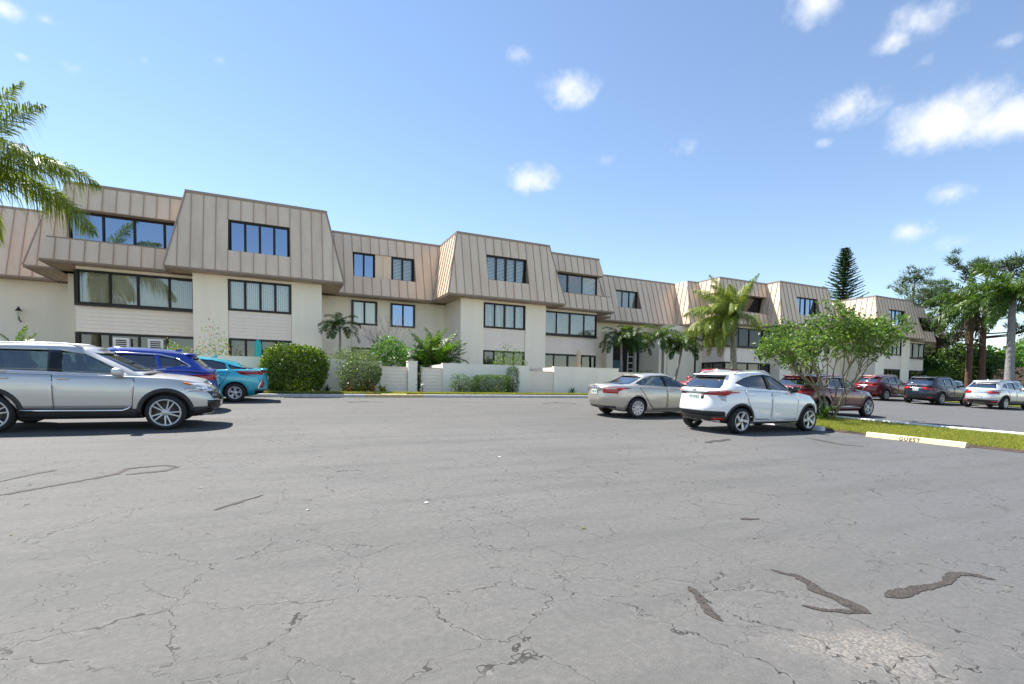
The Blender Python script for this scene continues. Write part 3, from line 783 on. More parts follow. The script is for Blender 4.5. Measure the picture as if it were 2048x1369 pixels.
def make_car(name, label, loc, heading, S):
    """x forward, y left, origin on the ground midway between the axles"""
    wb, W, H = S['wb'], S['W'], S['H']; F = wb/2 + S['fo']; B = -(wb/2 + S['ro']); hwid = W / 2
    tr = S['tr']; rimr = S['rim']; body_m = S['paint']; clad = S.get('clad', True)
    sh = smooth_pts(S['sh']); roof = smooth_pts(S['roof']); zb = S.get('zb', .22)
    xfp, xrp = S['xf'], S['xr']
    wv = S.get('wv', [(0, .90), (.12, .965), (.35, .99), (.55, 1.0), (.8, .985), (1, .935)])
    taper = smooth_pts([(B, .90), (B + .6, .975), (-.3, 1), (.5, 1), (F - .7, .97), (F, .88)], 1)
    half = half_loop(S.get('p', 4.2), 56)
    def bottom(x): return zb + max(0, (x - wb/2 - .35)) * .12 + max(0, (-x - wb/2 - .3)) * .22
    rows = []
    V = [0, .04, .10, .2, .3, .4, .5, .6, .7, .8, .88, .94, .98, 1.0]
    def lower_pt(fx, fy, v, sy):
        x = fx * (F + interp(xfp, v)) if fx > 0 else -fx * (B + interp(xrp, v))
        zz = bottom(x); top = interp(sh, x)
        return (x, sy * fy * hwid * interp(wv, v) * interp(taper, x), zz + (top - zz) * v)
    fl = full(half)
    for gq in (0, .5, .93):                          # underside
        rows.append([(lower_pt(a, abs(b), 0, 1 if b >= 0 else -1)[0], lower_pt(a, abs(b), 0, 1 if b >= 0 else -1)[1] * gq, lower_pt(a, abs(b), 0, 1)[2]) for a, b in fl])
    for v in V: rows.append([lower_pt(a, abs(b), v, 1 if b >= 0 else -1) for a, b in fl])
    top = rows[-1]
    for gq in (.97, .92, .82, .65, .4, 0):           # bonnet / deck crown
        rows.append([(x, y * gq, z + S.get('crown', .07) * (1 - gq ** 2.2)) for x, y, z in top])
    v, f = loft(rows); bmL = mesh_bm(v, f)
    bvhL = BVHTree.FromBMesh(bmL)
    # greenhouse
    G = S['gh']; gh_half = half_loop(G.get('p', 6), 44); gf = full(gh_half)
    NW = [0, .12, .25, .4, .55, .7, .82, .92, 1.0]
    def ghrows(ins):
        rr = []
        for wq in NW:
            xf = G['xf0'] + (G['xf1'] - G['xf0']) * (wq ** G.get('kf', .95)) - ins; xr = G['xr0'] + (G['xr1'] - G['xr0']) * (wq ** G.get('kr', 1.0)) + ins
            hw = G['w0'] + (G['w1'] - G['w0']) * (wq ** 1.2) - ins; xm = (xf + xr) / 2; row = []
            for a, b in gf:
                x = xm + a * (xf - xm); zt = interp(roof, x) - .05 - ins * .8; z0 = interp(sh, x) - .03
                row.append((x, b * hw, z0 + max(.02, (zt - z0)) * wq))
            rr.append(row)
        tp = rr[-1]
        for gq in (.97, .9, .78, .55, .3, 0):
            rr.append([(x, y * gq, z + .05 * (1 - gq ** 3)) for x, y, z in tp])
        return rr
    vo, fo_ = loft(ghrows(0)); n0 = len(vo)
    vi, fi = loft(ghrows(.045)); nl = len(gf)
    allv = vo + vi; allf = list(fo_) + [tuple(n0 + i for i in reversed(q)) for q in fi] + [(j, n0 + j, n0 + (j+1) % nl, (j+1) % nl) for j in range(nl)]
    bmo = mesh_bm(vo, fo_); bvhG = BVHTree.FromBMesh(bmo); bmo.free()
    bmG = mesh_bm(allv, allf)
    # --- projections
    def cast(o_, d_, off):
        best = None
        for t in (bvhL, bvhG):
            h, nn, i_, dist = t.ray_cast(Vector(o_), Vector(d_))
            if h is not None and (best is None or dist < best[2]): best = (h, nn, dist)
        if best is None:
            bb = None
            for t in (bvhL, bvhG):
                h, nn, i_, dist = t.find_nearest(Vector(o_) + Vector(d_) * 2.0)
                if bb is None or dist < bb[2]: bb = (h, nn, dist)
            best = bb
        h, nn, _ = best
        if nn.dot(Vector(d_)) > 0: nn = -nn
        return h + nn * off
    def hit(o_, d_):
        for t in (bvhL, bvhG):
            h_ = t.ray_cast(Vector(o_), Vector(d_))[0]
            if h_ is not None:
                if t is bvhL and d_[0] > 0 and h_.x > B + .42: continue      # grazed past the corner
                if t is bvhL and d_[0] < 0 and h_.x < F - .60: continue
                return True
        return False
    def surf(view, a, b, off, side=1):
        for k in range(26):                          # step inwards until the body is met
            if view == 'S': o_, d_ = (a, 3 * side, b), (0, -side, 0)
            elif view == 'F': o_, d_ = (F + 2, a, b), (-1, 0, 0)
            elif view == 'B': o_, d_ = (B - 2, a, b), (1, 0, 0)
            else: o_, d_ = (a, b, 4), (0, 0, -1)
            if hit(o_, d_): break
            a *= .985; b -= .004 if view != 'T' else 0
        return cast(o_, d_, off)
    def patch(nm, view, poly, off, mt, parent, thick=.008, side=1, cell=.07):
        ar = sum(p[0]*q[1]-q[0]*p[1] for p, q in zip(poly, poly[1:] + poly[:1]))
        if ar < 0: poly = poly[::-1]
        xs = [p[0] for p in poly]; ys = [p[1] for p in poly]
        nx = max(1, math.ceil((max(xs)-min(xs))/cell)); ny = max(1, math.ceil((max(ys)-min(ys))/cell))
        bm = bmesh.new(); cache = {}
        def vert(a, b):
            k = (round(a, 4), round(b, 4))
            if k not in cache: cache[k] = bm.verts.new(surf(view, a, b, off, side))
            return cache[k]
        for i in range(nx):
            for j in range(ny):
                x0 = min(xs) + (max(xs)-min(xs))*i/nx; x1 = min(xs) + (max(xs)-min(xs))*(i+1)/nx
                y0 = min(ys) + (max(ys)-min(ys))*j/ny; y1 = min(ys) + (max(ys)-min(ys))*(j+1)/ny
                c = [(x0, y0), (x1, y0), (x1, y1), (x0, y1)]
                for (p, q) in zip(poly, poly[1:] + poly[:1]):
                    ex, ey = q[0]-p[0], q[1]-p[1]
                    c = clip(c, ey, -ex, ey*p[0] - ex*p[1])
                    if len(c) < 3: break
                if len(c) < 3: continue
                vs = []
                for a, b in c:
                    q = vert(a, b)
                    if q not in vs: vs.append(q)
                if len(vs) >= 3:
                    try: bm.faces.new(vs)
                    except ValueError: pass
        if thick:
            bmesh.ops.recalc_face_normals(bm, faces=bm.faces)
            dirv = {'S': Vector((0, side, 0)), 'F': Vector((1, 0, 0)), 'B': Vector((-1, 0, 0)), 'T': Vector((0, 0, 1))}[view]
            if bm.faces and sum((f_.normal.dot(dirv) for f_ in bm.faces)) < 0: bmesh.ops.reverse_faces(bm, faces=bm.faces)
        for f_ in bm.faces: f_.smooth = True
        o = bm_obj(bm, nm, [mt]); o.parent = parent
        if thick:
            md = o.modifiers.new('thick', 'SOLIDIFY'); md.thickness = thick; md.offset = -1
        return o
    def strip(nm, view, pa, pb, off, mt, parent, thick=.012, side=1):
        mb = MB(); k = len(pa)
        for a, b in zip(pa, pb):
            for t in (0, .5, 1): mb.v.append(tuple(surf(view, a[0]+(b[0]-a[0])*t, a[1]+(b[1]-a[1])*t, off, side)))
        for i in range(k - 1):
            for j in range(2):
                q = (i*3+j, i*3+j+1, i*3+j+4, i*3+j+3); mb.f.append(q if side > 0 else q[::-1]); mb.m.append(0); mb.sm.append(True)
        me_o = mb.build(nm, mt); me_o.parent = parent
        md = me_o.modifiers.new('thick', 'SOLIDIFY'); md.thickness = thick; md.offset = 0
        return me_o
    root = empty(name, loc, rz=heading)
    tag(root, label, S.get('cat', 'car'))
    # --- body shell with wheel wells
    ra = tr + .055
    lower = bm_obj(bmL, 'body', [body_m, M['plastic']])
    for pl in lower.data.polygons: pl.use_smooth = True
    mc = MB()
    for ax in (-wb/2, wb/2):
        for sd_ in (1, -1):
            y0, y1 = sd_*(hwid - .36), sd_*(hwid + .3)
            k = 36; b0 = len(mc.v)
            for yy in (y0, y1):
                for j in range(k): mc.v.append((ax + ra*math.cos(2*math.pi*j/k), yy, tr + .01 + ra*math.sin(2*math.pi*j/k)))
            for j in range(k): mc.f.append((b0+j, b0+(j+1) % k, b0+k+(j+1) % k, b0+k+j)); mc.m.append(1); mc.sm.append(False)
            mc.f += [tuple(b0+j for j in range(k)), tuple(b0+k+j for j in range(k))]; mc.m += [1, 1]; mc.sm += [False, False]
    cutter = mc.build('cutter', [M['plastic'], M['plastic']], fix=True)
    cut(lower, cutter); lower.parent = root
    # --- roof shell with window openings
    cab = bm_obj(bmG, 'cabin', [body_m, M['plastic']])
    for pl in cab.data.polygons: pl.use_smooth = True
    mc = MB()
    for poly in S['side_windows']: mc.prism([(a, -1.5, b) for a, b in poly], (0, 3, 0), 1)
    c1_ = mc.build('cutter', [M['plastic'], M['plastic']], fix=True); cut(cab, c1_)
    mc = MB(); mid = (G['xf1'] + G['xr1']) / 2
    if S.get('windshield'): mc.prism([(mid, a, b) for a, b in S['windshield']], (F + 1 - mid, 0, 0), 1)
    c2_ = mc.build('cutter', [M['plastic'], M['plastic']], fix=True); cut(cab, c2_)
    mc = MB(); mc.prism([(mid, a, b) for a, b in S['rear_window']], (B - 1 - mid, 0, 0), 1)
    c3_ = mc.build('cutter', [M['plastic'], M['plastic']], fix=True); cut(cab, c3_)
    cab.parent = root
    def grow(poly, e):
        cx = sum(p[0] for p in poly)/len(poly); cy = sum(p[1] for p in poly)/len(poly)
        return [(cx + (x-cx)*(1 + e/max(.05, math.hypot(x-cx, y-cy))), cy + (y-cy)*(1 + e/max(.05, math.hypot(x-cx, y-cy)))) for x, y in poly]
    for side in (1, -1):
        for k, poly in enumerate(S['side_windows']):
            patch('window', 'S', grow(poly, .022), -.014, S['glass'][min(k, len(S['glass'])-1)], root, .004, side)
        for (p0, p1) in S.get('pillars', []):        # black pillar trims between the panes
            patch('pillar_trim', 'S', [p0[0], p0[1], p1[1], p1[0]], .004, M['gloss_black'], root, .01, side)
    patch('windscreen', 'F', grow(S['windshield'], .02), -.012, M['windshield'], root, .004)
    patch('rear_window', 'B', grow(S['rear_window'], .02), -.012, S.get('rear_glass', M['rear_glass']), root, .004)
    # --- doors
    for side in (1, -1):
        for dp in S['doors']:
            patch('door_gap', 'S', grow(dp, .012), .0012, M['gloss_black'], root, .002, side, .12)
            d = patch('door', 'S', dp, .006, body_m, root, .005, side)
            hx = min(p[0] for p in dp) + .16; hz = S['handle_z']
            mb = MB(); c = surf('S', hx, hz, .022, side); superellipsoid(mb, c, (.10, .016, .017), .5, 12, 6)
            h_ = mb.build('handle', S.get('handle_m', body_m)); h_.parent = d
        for nm, poly, mt, off in S.get('side_patches', []): patch(nm, 'S', poly, off, mt, root, .01, side)
        for nm, line, wid_, mt, off in S.get('side_lines', []):
            pa = [(x, z) for x, z in line]; pb = [(x, z + wid_) for x, z in line]
            strip(nm, 'S', pa, pb, off, mt, root, .01, side)
        for ax in (-wb/2, wb/2):                      # wheel arch lips
            lip = S.get('lip', .06); A = [math.radians(a) for a in range(-12, 193, 9)]
            pa = [(ax + ra*.985*math.cos(a), tr + .01 + ra*.985*math.sin(a)) for a in A]; pb = [(ax + (ra+lip)*math.cos(a), tr + .01 + (ra+lip)*math.sin(a)) for a in A]
            keep = [i for i in range(len(A)) if pa[i][1] > zb + .04 and pb[i][1] > zb + .04]
            strip('wheel_arch', 'S', [pa[i] for i in keep], [pb[i] for i in keep], .006, M['plastic'] if clad else body_m, root, .014, side)
        # mirror
        mx_, mz = S['mirror']; c = surf('S', mx_, mz, .0, side)
        mb = MB(); superellipsoid(mb, (mx_ - .02, side*(abs(c.y) + .14), mz + .03), (.10, .125, .085), .7, 14, 10)
        mi = mb.build('mirror', S.get('mirror_m', body_m)); mi.parent = root
        mb = MB(); mb.tube([(mx_ + .02, side*(abs(c.y) - .02), mz - .02), (mx_, side*(abs(c.y) + .08), mz)], .025, 8); a_ = mb.build('arm', M['plastic']); a_.parent = mi
    for nm, view, poly, mt, off in S.get('end_patches', []): patch(nm, view, poly, off, mt, root, .012)
    if S.get('roof_rails'):
        for side in (1, -1):
            pts = [surf('T', x, side * (G['w1'] - .05), .045) for x in [S['roof_rails'][0] + (S['roof_rails'][1]-S['roof_rails'][0])*i/8 for i in range(9)]]
            pts[0].z -= .04; pts[-1].z -= .04
            mb = MB(); mb.tube(pts, .017, 8); r_ = mb.build('roof_rail', S['roof_rails'][2]); r_.parent = root
    if S.get('spoiler'):
        x0, x1, hw, z, t = S['spoiler']
        mb = MB(); superellipsoid(mb, ((x0+x1)/2, 0, z), (abs(x1-x0)/2, hw, t), .35, 24, 8); sp_ = mb.build('spoiler', S.get('spoiler_m', body_m)); sp_.parent = root
    if S.get('fin'):
        x, z = S['fin']; mb = MB(); mb.prism([(x - .11, -.02, z), (x + .10, -.02, z), (x - .09, -.008, z + .075)], (0, .04, 0)); f_ = mb.build('antenna', S.get('fin_m', body_m)); f_.parent = root
    # --- wheels
    tw = S.get('tw', .225); tm, rm = wheel_meshes(tr, rimr, tw, *S['wheel'])
    for ax in (-wb/2, wb/2):
        for side in (1, -1):
            wh = empty('wheel', (0, 0, 0)); wh.parent = root; wh.location = (ax, side*(hwid - tw/2 - .015), tr); wh.rotation_euler = (0, 0.3 * ax, 0 if side > 0 else math.pi)
            for me, nm in ((tm, 'tyre'), (rm, 'rim')):
                o = bpy.data.objects.new(nm, me); col.objects.link(o); o.parent = wh
    # --- seats
    sm_ = S.get('seat_m', M['seat_dark']); zs_ = interp(sh, 0)
    for (x, ys) in ((S.get('seat_x', .0), (.36, -.36)), (S.get('seat_x', .0) - .85, (.38, 0, -.38))):
        for y in ys:
            mb = MB(); superellipsoid(mb, (x - .05, y, zs_ - .04 + (H - 1.66)*.5), (.09, .23, .26), .55, 14, 8, 0, -.25); superellipsoid(mb, (x - .14, y, zs_ + .28 + (H - 1.66)*.55), (.055, .13, .085), .6, 12, 8, 0, -.2)
            s_o = mb.build('seat', sm_); s_o.parent = root
    mb = MB(); superellipsoid(mb, (G['xf0'] - .45, 0, zs_ - .02), (.3, G['w0'] - .12, .08), .5, 20, 8); d_ = mb.build('dashboard', M['plastic']); d_.parent = root
    mb = MB(); c = Vector((G['xf0'] - .78, .36, zs_ + .02)); ring = [c + Vector((-.06*math.sin(a), .18*math.cos(a), .17*math.sin(a))) for a in [2*math.pi*i/20 for i in range(21)]]
    mb.tube(ring, .014, 6); st_ = mb.build('steering_wheel', M['plastic']); st_.parent = root
    # --- number plate
    if S.get('plate'):
        y, z, back = S['plate']; c = surf('B' if back else 'F', y, z, .012)
        sx_ = -1 if back else 1
        mb = MB(); mb.box(c.x - .008, c.x + .008, y - .152, y + .152, z - .076, z + .076); pl_ = mb.build('number_plate', M['plate']); pl_.parent = root
        mb = MB(); rr = random.Random(len(name) + int(z*1000))
        for i in range(6):
            yy = y - .115 + i * .042 + (.012 if i > 2 else 0); xx = c.x + sx_ * .0085
            a, b = sorted((xx, xx + sx_*.002))
            mb.box(a, b, yy - .013, yy + .013, z - .035, z + .035) if rr.random() < .5 else (mb.box(a, b, yy - .013, yy - .004, z - .035, z + .035), mb.box(a, b, yy - .003, yy + .013, z + .012, z + .035))
        k_ = mb.build('plate_marks', M['plate_ink']); k_.parent = pl_
    if S.get('badge'):
        y, z, view, rx, rz_ = S['badge']; c = surf(view, y, z, .004)
        mb = MB(); ring = [c + Vector((0, rx*math.cos(a), rz_*math.sin(a))) for a in [2*math.pi*i/18 for i in range(19)]]
        mb.tube(ring, .006, 6, cap=False); mb.tube([c + Vector((0, -rx*.5, rz_*.6)), c + Vector((0, -rx*.35, -rz_*.6))], .005, 5); mb.tube([c + Vector((0, rx*.5, rz_*.6)), c + Vector((0, rx*.35, -rz_*.6))], .005, 5)
        mb.tube([c + Vector((0, -rx*.42, 0)), c + Vector((0, rx*.42, 0))], .005, 5)
        b_ = mb.build('badge', M['chrome']); b_.parent = root
    return root
def both(poly): return [poly, [(-a, b) for a, b in poly]]
def suv(wb, W, H, fo, ro, tr, rim, pm, wheel, glass='car_tint', clad=True, chrome_trim=False, rails=True, tail='bar', dark_roof=False, belt=None, spoil_m=None, extra_side=(), extra_end=(), fast=0.0, plate_z=.9, lowdark=.5):
    B, F = -(wb/2 + ro), wb/2 + fo; b = belt or .655 * H; hw = W/2
    S = dict(wb=wb, W=W, H=H, fo=fo, ro=ro, tr=tr, rim=rim, paint=pm, clad=clad, wheel=wheel, zb=.24,
        sh=[(B, b - .02), (B + .6, b + .03), (-.9, b + .01), (0, b - .02), (.7, b - .05), (wb/2 - .3, b - .06), (wb/2 + .3, b - .12), (F - .3, b - .22), (F, b - .34)],
        roof=[(B + .5, H - .11 - fast), (B + 1.0, H - .03 - fast*.4), (-.4, H), (.1, H - .02), (.35, H - .06)],
        xf=[(0, -.2), (.15, -.06), (.3, -.01), (.5, 0), (.7, -.03), (.85, -.12), (1, -.28)], xr=[(0, .16), (.2, .03), (.38, 0), (.55, .03), (.75, .06), (1, .09)],
        gh=dict(xf0=wb/2 - .12, xf1=.25, xr0=B + .12, xr1=B + .52 + fast*2, w0=hw - .075, w1=hw - .31),
        glass=[M[glass] if glass != 'car_tint' else M['car_glass'], M['car_tint'], M['car_tint']],
        side_windows=[[(-.10, b + .04), (.66, b + .01), (.30, H - .22), (-.13, H - .155)],
                      [(-.24, b + .04), (-.27, H - .155), (-.95, H - .165 - fast*.2), (-1.04, b + .06)],
                      [(-1.13, b + .08), (-1.06, H - .17 - fast*.3), (B + .92, H - .24 - fast*.6), (B + .66, b + .16)]],
        pillars=[(((-.24, b + .035), (-.27, H - .15)), ((-.10, b + .035), (-.13, H - .15)))],
        windshield=[(-hw + .2, b + .08), (hw - .2, b + .08), (hw - .4, H - .17), (-hw + .4, H - .17)],
        rear_window=[(-hw + .28, b + .09), (hw - .28, b + .09), (hw - .40, H - .2 - fast), (-hw + .40, H - .2 - fast)],
        doors=[[(-.17, .46), (wb/2 - .52, .46), (wb/2 - .49, b - .09), (-.18, b - .03)], [(-.20, .46), (-.72, .46), (-1.02, .8), (-1.1, b - .02), (-.21, b - .03)]],
        handle_z=b - .13, mirror=(wb/2 - .72, b + .03), plate=(0, plate_z, True), badge=(0, b - .03, 'B', .06, .045),
        spoiler=(B + .45 + fast*2, B + .78 + fast*2, hw - .35, H - .092 - fast, .024), spoiler_m=spoil_m or pm, fin=(B + 1.0, H - .04 - fast*.4))
    S['side_lines'] = [('sill_trim', [(-wb/2 + .5, .40), (0, .40), (wb/2 - .5, .40)], .035, M['chrome'] if chrome_trim else M['plastic'], .012)]
    S['side_patches'] = [('sill', [(-wb/2 + .46, .26), (wb/2 - .46, .26), (wb/2 - .46, .40), (-wb/2 + .46, .40)], M['plastic'] if clad else pm, .004)]
    if chrome_trim: S['side_lines'] += [('window_trim', [(B + .6, b + .12), (-1.05, b + .025), (0, b - .005), (.7, b - .03)], .02, M['chrome'], .006)]
    if chrome_trim: S['side_lines'] += [('window_trim', [(B + .95, H - .215 - fast*.6), (-1.05, H - .145 - fast*.2), (-.1, H - .13), (.32, H - .20)], .018, M['chrome'], .006), ('window_trim', [(B + .60, b + .13), (B + .76, H - .32 - fast*.6), (B + .93, H - .225 - fast*.6)], .022, M['chrome'], .006)]
    S['end_patches'] = [('lower_bumper', 'B', [(-hw + .12, .28), (hw - .12, .28), (hw - .06, lowdark), (-hw + .06, lowdark)], M['plastic'], .006),
                        ('bumper_side', 'F', [(-hw + .2, .28), (hw - .2, .28), (hw - .12, .45), (-hw + .12, .45)], M['plastic'], .006),
                        ('grille', 'F', [(-.42, .55), (.42, .55), (.5, .80), (-.5, .80)], M['gloss_black'], .006)]
    for q in both([(.42, b - .23), (.46, b - .10), (hw + .0, b - .08), (hw + .0, b - .22)]): S['end_patches'].append(('tail_light', 'B', q, M['red_lens'], .012))
    S['side_patches'].append(('tail_light', [(B - .02, b - .22), (B + .30, b - .12), (B + .30, b - .08), (B - .02, b - .08)], M['red_lens'], .010))
    for q in both([(hw - .42, .40), (hw - .18, .40), (hw - .18, .47), (hw - .42, .47)]): S['end_patches'].append(('reflector', 'B', q, M['red_lens'], .018))
    for q in both([(.5, b - .40), (.88, b - .36), (.84, b - .24), (.52, b - .30)]): S['end_patches'].append(('headlight', 'F', q, M['clear_lens'], .010))
    S['side_patches'].append(('headlight', [(F - .02, b - .40), (F - .5, b - .25), (F - .3, b - .21), (F - .02, b - .28)], M['clear_lens'], .010))
    if tail == 'bar': S['end_patches'].append(('tail_garnish', 'B', [(-.42, b - .17), (.42, b - .17), (.42, b - .12), (-.42, b - .12)], M['chrome'], .008))
    S['end_patches'] += [('tail_light', 'B', [(-.13, H - .165 - fast), (.13, H - .165 - fast), (.13, H - .145 - fast), (-.13, H - .145 - fast)], M['red_lens'], .02)]
    S['side_patches'] += list(extra_side); S['end_patches'] += list(extra_end)
    if rails: S['roof_rails'] = (B + .8, .2, M['chrome'] if chrome_trim else M['plastic'])
    return S
P_SILVER = paint('silver paint', (.56, .555, .545), .55, .32); P_WHITE = paint('white paint', (.82, .83, .84), 0, .25)
P_BEIGE = paint('champagne silver paint', (.50, .47, .41), .55, .33); P_TEAL = paint('teal paint', (.015, .36, .48), .35, .3)
P_BLUE = paint('blue paint', (.018, .055, .36), .4, .3); P_MAROON = paint('maroon paint', (.115, .009, .014), .35, .3)
P_RED = paint('red paint', (.30, .018, .018), .25, .3); P_NAVY = paint('slate blue paint', (.012, .019, .034), .35, .3)
P_GREYSILVER = paint('light silver paint', (.66, .67, .68), .45, .3)

# silver crossover, front to the right
CRV = suv(2.66, 1.855, 1.68, .93, 1.03, .355, .272, P_SILVER, (5, 'double', 'alloy'), chrome_trim=True)
CRV.update(sh=[(-2.36, 1.13), (-1.3, 1.15), (-.4, 1.115), (.6, 1.085), (1.0, 1.065), (1.35, 1.05), (1.8, .99), (2.1, .90), (2.27, .82)],
    roof=[(-1.95, 1.58), (-1.3, 1.655), (-.4, 1.68), (-.05, 1.665), (.2, 1.61)], gh=dict(xf0=1.26, xf1=.16, xr0=-2.26, xr1=-1.92, w0=.855, w1=.61),
    side_windows=[[(-.31, 1.145), (.66, 1.115), (.50, 1.235), (.02, 1.495), (-.35, 1.545)], [(-.50, 1.155), (-.53, 1.55), (-1.22, 1.545), (-1.33, 1.175)], [(-1.43, 1.20), (-1.36, 1.53), (-1.72, 1.47), (-1.88, 1.26)]],
    pillars=[(((-.51, 1.15), (-.54, 1.555)), ((-.30, 1.14), (-.34, 1.55)))], glass=[M['car_glass'], M['car_glass'], M['car_tint']], seat_m=M['seat'], seat_x=-.22,
    windshield=[(-.72, 1.17), (.72, 1.17), (.56, 1.52), (-.56, 1.52)], rear_window=[(-.62, 1.2), (.62, 1.2), (.52, 1.49), (-.52, 1.49)],
    doors=[[(-.412, .45), (.78, .45), (.82, 1.0), (.80, 1.045), (-.428, 1.08)], [(-.424, .45), (-.95, .45), (-1.2, .82), (-1.3, 1.10), (-.44, 1.085)]],
    handle_z=1.015, mirror=(.60, 1.13), spoiler=(-2.1, -1.72, .52, 1.585, .03), fin=(-1.4, 1.65), roof_rails=(-1.75, -.05, M['alloy']), lip=.075)
CRV['side_lines'] = [('sill_trim', [(-.9, .385), (0, .385), (.62, .385), (.72, .42), (.76, .46)], .04, M['chrome'], .016), ('window_trim', [(-1.95, 1.235), (-1.35, 1.15), (-.4, 1.12), (.3, 1.10), (.72, 1.085)], .018, M['chrome'], .006)]
CRV['side_patches'] = [('sill', [(-.95, .25), (.92, .25), (.92, .44), (-.95, .44)], M['plastic'], .005), ('bumper_side', [(1.74, .24), (2.3, .24), (2.3, .42), (1.74, .45)], M['plastic'], .006),
    ('headlight', [(1.62, .965), (1.98, .80), (2.2, .77), (2.22, .86), (1.95, .935)], M['clear_lens'], .010), ('indicator', [(1.60, .972), (1.73, .905), (1.79, .92), (1.68, .967)], M['amber_lens'], .016),
    ('headlight_base', [(1.70, .905), (1.98, .785), (2.22, .755), (2.22, .785), (1.98, .815)], M['gloss_black'], .014),
    ('fog_light', [(2.03, .27), (2.30, .27), (2.34, .60), (2.05, .60)], M['gloss_black'], .010), ('tail_light', [(-2.34, .95), (-2.05, 1.0), (-1.98, 1.25), (-2.2, 1.3), (-2.34, 1.2)], M['red_lens'], .01)]
CRV['side_lines'] += [('fog_trim', [(2.06, .60), (2.05, .42), (2.06, .27)], .02, M['chrome'], .018), ('fog_trim', [(2.06, .265), (2.14, .255), (2.24, .265)], .03, M['chrome'], .018), ('fog_trim', [(2.05, .59), (2.2, .59), (2.3, .58)], .022, M['chrome'], .018)]
CRV['end_patches'] = [('grille', 'F', [(-.5, .52), (.5, .52), (.62, .80), (-.62, .80)], M['gloss_black'], .008), ('grille_bar', 'F', [(-.66, .77), (.66, .77), (.66, .825), (-.66, .825)], M['chrome'], .016),
    ('lower_bumper', 'F', [(-.75, .26), (.75, .26), (.75, .46), (-.75, .46)], M['plastic'], .010), ('lower_bumper', 'B', [(-.8, .28), (.8, .28), (.84, .52), (-.84, .52)], M['plastic'], .006),
    ('skid_trim', 'F', [(-.6, .27), (.6, .27), (.55, .31), (-.55, .31)], M['chrome'], .02)]
for q in both([(.58, .78), (.9, .78), (.88, .88), (.60, .84)]): CRV['end_patches'].append(('headlight', 'F', q, M['clear_lens'], .012))
CRV['badge'] = (0, .70, 'F', .07, .055)
# white crossover coupe
HRV = suv(2.61, 1.77, 1.60, .86, .86, .325, .240, P_WHITE, (5, 'swirl', 'alloy'))
HRV.update(sh=[(-2.17, 1.05), (-1.6, 1.115), (-1.1, 1.12), (-.2, 1.085), (.6, 1.045), (.95, 1.025), (1.5, .96), (1.9, .87), (2.16, .76)],
    roof=[(-2.0, 1.40), (-1.5, 1.515), (-.9, 1.585), (-.2, 1.60), (.15, 1.555)], gh=dict(xf0=1.12, xf1=.12, xr0=-2.10, xr1=-1.60, w0=.80, w1=.58, p=5.2),
    side_windows=[[(-.20, 1.12), (.64, 1.085), (.32, 1.33), (-.0, 1.47), (-.24, 1.50)], [(-.33, 1.13), (-1.16, 1.175), (-1.46, 1.27), (-1.1, 1.40), (-.75, 1.475), (-.37, 1.50)]],
    pillars=[(((-.335, 1.12), (-.375, 1.505)), ((-.195, 1.115), (-.235, 1.505)))], glass=[M['car_tint'], M['car_tint']],
    windshield=[(-.66, 1.12), (.66, 1.12), (.52, 1.45), (-.52, 1.45)], rear_window=[(-.62, 1.125), (.62, 1.125), (.60, 1.22), (.49, 1.415), (-.49, 1.415), (-.60, 1.22)],
    doors=[[(-.23, .34), (.76, .34), (.80, .95), (.78, 1.02), (-.24, 1.055)], [(-.26, .34), (-.80, .36), (-1.08, .78), (-1.2, 1.09), (-.27, 1.06)]],
    handle_z=.985, mirror=(.56, 1.10), mirror_m=M['gloss_black'], spoiler=(-1.69, -1.40, .52, 1.472, .022), fin=(-1.25, 1.55), fin_m=P_WHITE, roof_rails=(-1.35, -.05, M['alloy']), plate=(0, .90, True), badge=(0, 1.05, 'B', .055, .045), lip=.055)
HRV['side_lines'] = [('crease', [(-1.0, .42), (0, .33), (.8, .36)], .02, P_WHITE, .006)]
HRV['side_patches'] = [('sill', [(-.92, .22), (.92, .22), (.92, .30), (-.92, .30)], M['plastic'], .006), ('bumper_side', [(-2.17, .30), (-1.66, .28), (-1.66, .38), (-1.95, .50), (-2.17, .55)], M['gloss_black'], .006),
    ('tail_light', [(-2.12, .96), (-1.80, .975), (-1.57, 1.06), (-1.72, 1.075), (-2.12, 1.05)], M['red_lens'], .012),
    ('headlight', [(1.62, .93), (1.95, .82), (2.12, .74), (2.12, .82), (1.85, .92)], M['clear_lens'], .010)]
HRV['end_patches'] = [('lower_bumper', 'B', [(-.80, .27), (.80, .27), (.86, .56), (-.86, .56)], M['gloss_black'], .008), ('bumper_step', 'B', [(-.80, .41), (.80, .41), (.80, .45), (-.80, .45)], M['plastic'], .03),
    ('tail_garnish', 'B', [(-.42, .985), (.42, .985), (.42, 1.01), (-.42, 1.01)], M['plastic'], .012), ('window_header', 'B', [(-.50, 1.418), (.50, 1.418), (.47, 1.45), (-.47, 1.45)], M['gloss_black'], .006), ('tail_light', 'B', [(-.12, 1.435), (.12, 1.435), (.12, 1.458), (-.12, 1.458)], M['red_lens'], .03),
    ('wiper', 'B', [(-.2, 1.135), (.1, 1.135), (.1, 1.155), (-.2, 1.155)], M['plastic'], .03), ('sticker', 'B', [(-.32, .86), (-.24, .86), (-.24, .96), (-.32, .96)], M['plastic'], .008), ('grille', 'F', [(-.45, .5), (.45, .5), (.5, .72), (-.5, .72)], M['gloss_black'], .008)]
for q in both([(.38, 1.05), (.46, .96), (.86, .96), (.86, 1.05)]): HRV['end_patches'].append(('tail_light', 'B', q, M['red_lens'], .012))
for q in both([(.60, .955), (.68, .83), (.76, .83), (.78, .955)]): HRV['end_patches'].append(('tail_lens', 'B', q, M['clear_lens'], .013))
